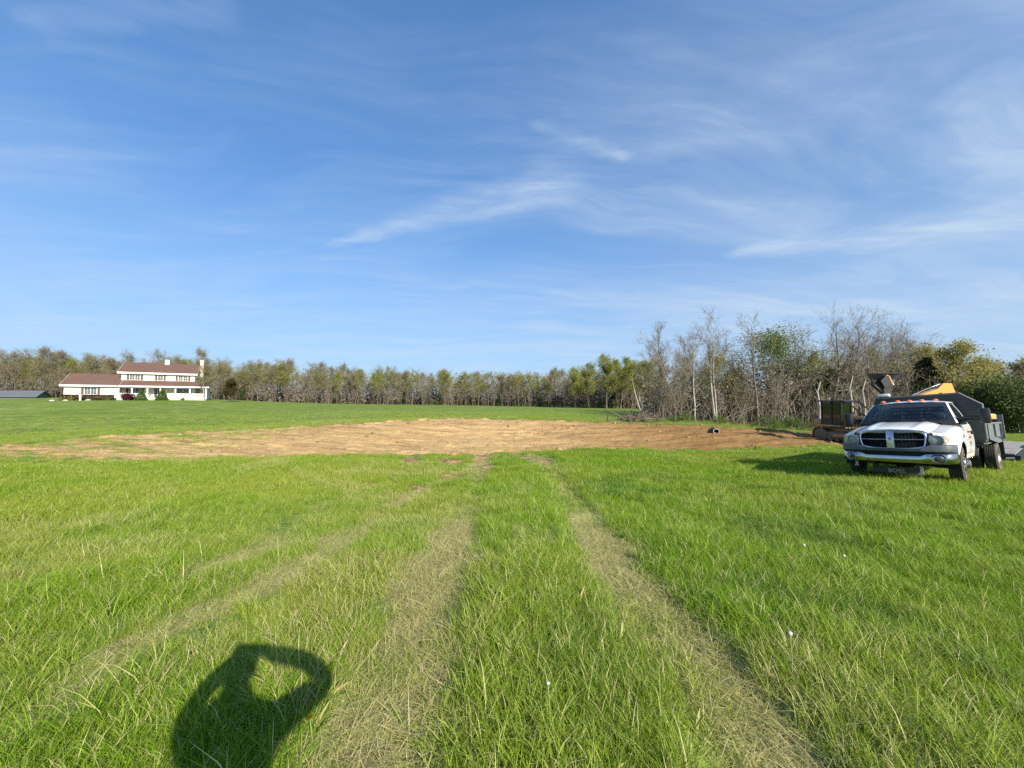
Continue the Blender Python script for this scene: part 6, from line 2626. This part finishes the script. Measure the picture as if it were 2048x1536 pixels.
# stick from the boom tip up to the rake
sx0, sz0 = bx1 + .05, zl(808)
sx1, sz1 = xl(1772), zl(776)
q = MB()
q.prism([(sx0 - .2, sz0 - .35), (sx0 + .25, sz0 - .30), (xl(1765), zl(790)), (xl(1763), zl(772)), (xl(1778), zl(770)), (xl(1780), zl(795))], -.13, .13, 'xz')
q.build('stick', SOOT, exc)
q = MB()
q.prism([(xl(1782), zl(767)), (xl(1776), zl(752)), (xl(1770), zl(750)), (xl(1768), zl(755)), (xl(1775), zl(769))], -.16, .16, 'xz')
q.build('link_arm', ORG, exc)
q = MB()
q.tube([(xl(1788), -.05, zl(768.5)), (xl(1780), -.05, zl(774))], .07, 10)
q.build('pin_cover', CHROME, exc, smooth=True)
q = MB()
q.tube([(xl(1745), 0, zl(768)), (xl(1766), 0, zl(787))], .10, 8)
q.build('bucket_cylinder', SOOT, exc, smooth=True)
q = MB()
q.tube([(xl(1750), -.06, zl(769)), (xl(1767), -.06, zl(786))], .035, 8)
q.build('cylinder_rod', RIMM, exc, smooth=True)
rk = bpy.data.objects.new('rake', None)
link(rk, exc)
q = MB()
q.prism([(xl(1756), zl(762)), (xl(1766), zl(752)), (xl(1772), zl(752)), (xl(1780), zl(772)), (xl(1764), zl(776))], -.22, .22, 'xz')
q.build('rake_back', SOOT, rk)
q = MB()
q.tube([(xl(1735), 0, zl(746.5)), (xl(1808), 0, zl(746.5))], .05, 6)
q.build('rake_bar', SOOT, rk)
for k in range(15):
    f_ = k / 14
    xt = xl(1736 + 71 * f_)
    xb = xl(1762 + 20 * f_)
    zb = zl(775 - 4 * abs(f_ - .5))
    q = MB()
    q.tube([(xb, .0, zb), ((xb * .5 + xt * .5), -.16, (zb + zl(746)) / 2), (xt, 0, zl(745))], [.075, .065, .045], 5)
    q.build('tine', SOOT, rk)

# ------------------------------------------------------------------ small things in the basin and the grass
PIPEM = simple('ribbed_pipe_plastic', (0.03, 0.03, 0.032), 0.5)
PIPEW = simple('pipe_rim_pale', (0.30, 0.29, 0.26), 0.6)
xp, yp = (1431 - CX) / FPX * 30.5, 30.5
pipe = thing('drain_pipe', 'black drain pipe with pale rim poking out of the dirt bank', 'pipe', (xp, yp, at(1431, 863, 30.5)[2]), R(-18))
m = MB()
prof = []
for k in range(26):
    s = k * .06
    prof.append((.21 + .018 * (k % 2), s))
m.lathe(prof, 24, 'y')
m.build('pipe_wall', PIPEM, pipe, smooth=True)
m = MB()
m.lathe([(.175, .02), (.175, 1.4)], 24, 'y')
m.build('pipe_bore', PIPEM, pipe)
m = MB()
m.lathe([(.175, -.02), (.235, -.02), (.235, .03), (.175, .03)], 24, 'y', closed=True)
m.build('rim', PIPEW, pipe)

CLOD = simple('soil_clods', (0.30, 0.185, 0.085), 0.95, var=0.3, scale=1.2, bump=0.6)
cr_ = np.random.default_rng(5)
V, F = [], []
b = bmesh.new()
bmesh.ops.create_icosphere(b, subdivisions=1, radius=1)
b.verts.index_update()
bv = np.array([v.co[:] for v in b.verts])
bf = np.array([[v.index for v in f.verts] for f in b.faces])
b.free()
n_ = 0
qx = cr_.uniform(-20, 26, 9000)
qy = cr_.uniform(13, 40, 9000)
sdq = pit_sd(qx, qy)
wgt = 0.12 + 0.9 * np.exp(-np.abs(sdq - .3) / .5) + 0.7 * sstep(.58, .7, fbm(qx * .4, qy * .9, 3))
ok = (sdq > -.25) & (cr_.random(9000) < wgt * .55)
qx, qy = qx[ok], qy[ok]
qz = Tz(qx, qy)
for x, y, z in zip(qx, qy, qz):
    s = cr_.gamma(1.5, .022) + .012
    v = bv * (1 + cr_.normal(size=(len(bv), 1)) * .22) * np.array([s * cr_.uniform(.8, 1.6), s * cr_.uniform(.8, 1.3), s * .8])
    V.append(v + [x, y, z + s * .2])
    F.append(bf + n_)
    n_ += len(bv)
tag(mesh_np('soil_clods', np.concatenate(V), np.concatenate(F), CLOD), 'loose clods of earth strewn over the dirt basin', 'soil', kind='stuff')

RIMST = simple('soil_stained_stone', (0.36, 0.27, 0.16), 0.9, bump=0.4, scale=3)
# pale lumps of stone lying on the rim
for k, (px, Y, s) in enumerate(((362, 24.9, .14), (838, 17.4, .13), (895, 37.2, .2), (1000, 18.2, .10), (722, 33.0, .16))):
    x = (px - CX) / FPX * Y
    o = stone('rim_stone', 30 + k, s * .9, s * .6, s * .45, RIMST)
    o.location = (x, Y, gz(x, Y))
    tag(o, 'pale lump of rock lying on the torn rim of the dirt basin', 'rock', 'rocks on the rim of the basin')

# dandelions
SEEDM = simple('dandelion_seed', (0.52, 0.50, 0.42), 0.9, var=0.05)
STEMM = simple('dandelion_stem', (0.22, 0.28, 0.09), 0.7)
YELM = simple('dandelion_petal', (0.80, 0.52, 0.01), 0.7)


def dandelion(px, py, h, label, name='dandelion_clock', yellow=False, bald=False, group=None):
    g = to_ground(px, py + 0)
    # the head is above the ground: move nearer so that it lies on the pixel's ray at height h
    d = pix_dir(px, py)
    zg = gz(g[0], g[1])
    Y = (zg + h - CAMH) / d[2] * d[1]
    x = d[0] / d[1] * Y
    zg = gz(x, Y)
    root = thing(name, label, 'flower', (x, Y, zg), group=group)
    q = MB()
    q.tube([(0.012, .01, 0), (.008, 0, h * .5), (0, 0, h)], .0028, 5)
    q.build('stem', STEMM, root, smooth=True)
    rr_ = np.random.default_rng(int(px))
    q = MB()
    if yellow:
        for k in range(46):
            a, e = rr_.random() * 2 * PI, rr_.uniform(.05, 1.2)
            t = np.array([math.cos(a) * math.cos(e), math.sin(a) * math.cos(e), math.sin(e)]) * .017
            u = np.array([-math.sin(a), math.cos(a), 0]) * .0022
            q.add([-u, u, t + u, t - u], [(0, 1, 2, 3)])
        q.v = [(a, b, c + h) for a, b, c in q.v]
        q.build('flower_head', YELM, root, fixn=False)
    else:
        R0 = .0135 if not bald else .010
        for k in range(150 if not bald else 50):
            v = rr_.normal(size=3)
            v /= np.linalg.norm(v)
            if bald: v[2] = abs(v[2]) * .6
            u = np.cross(v, rr_.normal(size=3))
            u /= np.linalg.norm(u)
            w2 = np.cross(v, u)
            q.add([v * .004 - u * .0004, v * .004 + u * .0004, v * R0 + u * .0004, v * R0 - u * .0004], [(0, 1, 2, 3)])
            q.add([v * R0 + u * .004, v * R0 + w2 * .004, v * R0 - u * .004, v * R0 - w2 * .004], [(0, 1, 2, 3)])
        q.v = [(a, b, c + h) for a, b, c in q.v]
        q.build('seed_head', SEEDM, root, fixn=False)
        bmh = bmesh.new()
        bmesh.ops.create_icosphere(bmh, subdivisions=1, radius=.005)
        MB().bm(bmh, Matrix.Translation((0, 0, h))).build('receptacle', STEMM, root)
    return root


dandelion(1580, 1270, .27, 'round white dandelion seed head alone in lush grass beside the right-hand rut')
dandelion(1096, 1363, .25, 'pale half-blown dandelion seed head in the grass between the two ruts', bald=True)
dandelion(1688, 1115, .22, 'small white dandelion seed head in the grass between the truck and the ruts', group='small dandelion heads towards the truck')
dandelion(1608, 1096, .22, 'small white dandelion seed head in the grass between the truck and the ruts', group='small dandelion heads towards the truck')
dandelion(620, 1427, .13, 'yellow dandelion flower beside the shadow of the photographer', 'dandelion_flower', yellow=True)

# ------------------------------------------------------------------ the photographer, behind the lens, whose shadow lies on the grass
CLOTH = simple('dark_jacket', (0.05, 0.06, 0.08), 0.85, scale=12)
JEANS = simple('blue_jeans', (0.05, 0.075, 0.14), 0.85, scale=14)
SKIN = simple('skin', (0.52, 0.33, 0.24), 0.5, var=0.06)
HAIR = simple('brown_hair', (0.045, 0.028, 0.018), 0.7)
PHONE = simple('phone_case', (0.02, 0.02, 0.022), 0.35)
person = thing('person', 'person in dark jacket and jeans holding up a phone, casting the shadow on the grass', 'person', (0.0, -0.24, gz(0.0, -0.24)))


def skin_mesh(name, pts, edges, rad, m, parent, sub=2, root_i=0):
    me = bpy.data.meshes.new(name)
    me.from_pydata([tuple(p) for p in pts], edges, [])
    o = bpy.data.objects.new(name, me)
    COL.objects.link(o)
    md = o.modifiers.new('skin', 'SKIN')
    for i, r in enumerate(rad):
        sv = me.skin_vertices[0].data[i]
        sv.radius = (r, r) if not hasattr(r, '__len__') else r
        sv.use_root = (i == root_i)
    s2 = o.modifiers.new('sub', 'SUBSURF')
    s2.levels = s2.render_levels = sub
    dg = bpy.context.evaluated_depsgraph_get()
    ev = o.evaluated_get(dg)
    me2 = bpy.data.meshes.new_from_object(ev)
    bpy.data.objects.remove(o)
    me2.name = name
    me2.materials.clear()
    for mm in (m if isinstance(m, (list, tuple)) else [m]):
        me2.materials.append(mm)
    me2.polygons.foreach_set('use_smooth', np.ones(len(me2.polygons), dtype=bool))
    return link(bpy.data.objects.new(name, me2), parent)


# local frame: x right, y forward, origin between the feet; the lens is at (0, 0.24, 1.70)
bp_ = [(0, 0, 1.00), (0, .0, 1.18), (0, .0, 1.36), (0, -.01, 1.48), (0, .01, 1.57), (0, .03, 1.64),
       (.19, 0, 1.480), (.425, .19, 1.560), (.29, .20, 1.665), (.040, .190, 1.715),
       (-.19, 0, 1.475), (-.315, .15, 1.41), (-.25, .18, 1.55), (-.125, .190, 1.685),
       (.10, 0, .94), (.12, .02, .52), (.12, -.01, .10), (.13, .10, .04),
       (-.10, 0, .94), (-.12, .03, .52), (-.13, 0, .10), (-.14, .11, .04)]
be_ = [(0, 1), (1, 2), (2, 3), (3, 4), (4, 5), (3, 6), (6, 7), (7, 8), (8, 9), (3, 10), (10, 11), (11, 12), (12, 13),
       (0, 14), (14, 15), (15, 16), (16, 17), (0, 18), (18, 19), (19, 20), (20, 21)]
br_ = [(.185, .14), (.185, .14), (.195, .14), (.15, .105), .062, .058, .085, .062, .052, .046, .085, .062, .052, .042,
       .095, .066, .05, .045, .095, .066, .05, .045]
body = skin_mesh('body', bp_, be_, br_, [CLOTH, JEANS], person)
for p in body.data.polygons:
    p.material_index = 1 if p.center.z < .98 else 0
bmh = bmesh.new()
bmesh.ops.create_uvsphere(bmh, u_segments=24, v_segments=16, radius=1)
for v in bmh.verts:
    x, y, z = v.co
    jaw = 1 - .22 * max(0, -z)
    nose = .016 * math.exp(-((x / .18) ** 2 + ((z + .12) / .22) ** 2)) if y > .6 else 0
    eye = -.010 * (math.exp(-(((abs(x) - .38) / .18) ** 2 + ((z - .05) / .14) ** 2))) if y > .4 else 0
    v.co = (x * .076 * jaw, y * .098 + nose * 1.4 + eye, z * .115)
hd = MB().bm(bmh, Matrix.Translation((0, .05, 1.715))).build('head', SKIN, person, smooth=True)
for s in (-1, 1):
    bme = bmesh.new()
    bmesh.ops.create_icosphere(bme, subdivisions=2, radius=1)
    for v in bme.verts: v.co = (v.co.x * .010, v.co.y * .018, v.co.z * .030)
    MB().bm(bme, Matrix.Translation((s * .077, .04, 1.71))).build('ear', SKIN, hd, smooth=True)
    bme = bmesh.new()
    bmesh.ops.create_icosphere(bme, subdivisions=2, radius=.011)
    MB().bm(bme, Matrix.Translation((s * .030, .133, 1.722))).build('eye', PIPEW, hd, smooth=True)
bmh = bmesh.new()
bmesh.ops.create_uvsphere(bmh, u_segments=20, v_segments=14, radius=1)
for v in bmh.verts:
    x, y, z = v.co
    if y > .35 and z < .45: z, y = max(z, .45), y * .8
    v.co = (x * .084, y * .104 - .008, max(z, -.45 - .3 * (y < 0)) * .124)
MB().bm(bmh, Matrix.Translation((0, .045, 1.722))).build('hair', HAIR, person, smooth=True)
mt = MB()
mt.box(-.022, .022, .138, .146, 1.657, 1.664)
mt.build('mouth', LEAF_RED, hd)
# the phone, lens at its corner just behind the camera
phone = MB()
phone.box(-.125, .042, -.024, -.014, 1.660, 1.738, .004)
ph = phone.build('phone', PHONE)
tag(ph, 'dark phone held sideways in both hands of the photographer', 'phone')
for s, wx in ((1, .055), (-1, -.138)):
    # palm, four fingers round the phone edge, thumb on its back
    ox, oy, oz = wx, .200, 1.672
    pts = [(ox, oy - .01, oz - .005), (ox - s * .005, oy + .0, oz + .03)]
    hp = [(ox, oy - .01, oz), (ox + s * .004, oy + .004, oz + .035)]
    edges = [(0, 1)]
    rad = [.026, (.030, .020)]
    k = 2
    for j in range(4):
        z0 = oz + .012 + j * .017
        Lf = (.026, .030, .029, .023)[j]
        hp += [(ox + s * .012, oy + .012, z0), (ox + s * .004, oy + .024, z0 + .003), (ox - s * Lf * .6, oy + .027, z0 + .004)]
        edges += [(1, k), (k, k + 1), (k + 1, k + 2)]
        rad += [.009, .0085, .0075]
        k += 3
    hp += [(ox - s * .016, oy - .012, oz + .030), (ox - s * .040, oy - .004, oz + .045)]
    edges += [(0, k), (k, k + 1)]
    rad += [.011, .009]
    skin_mesh('hand', hp, edges, rad, SKIN, person, sub=1)
# shoes
for s in (-1, 1):
    q = MB()
    q.box(s * .135 - .048, s * .135 + .048, -.09, .20, -.005, .085, .03)
    q.build('shoe', HAIR, person, smooth=True)
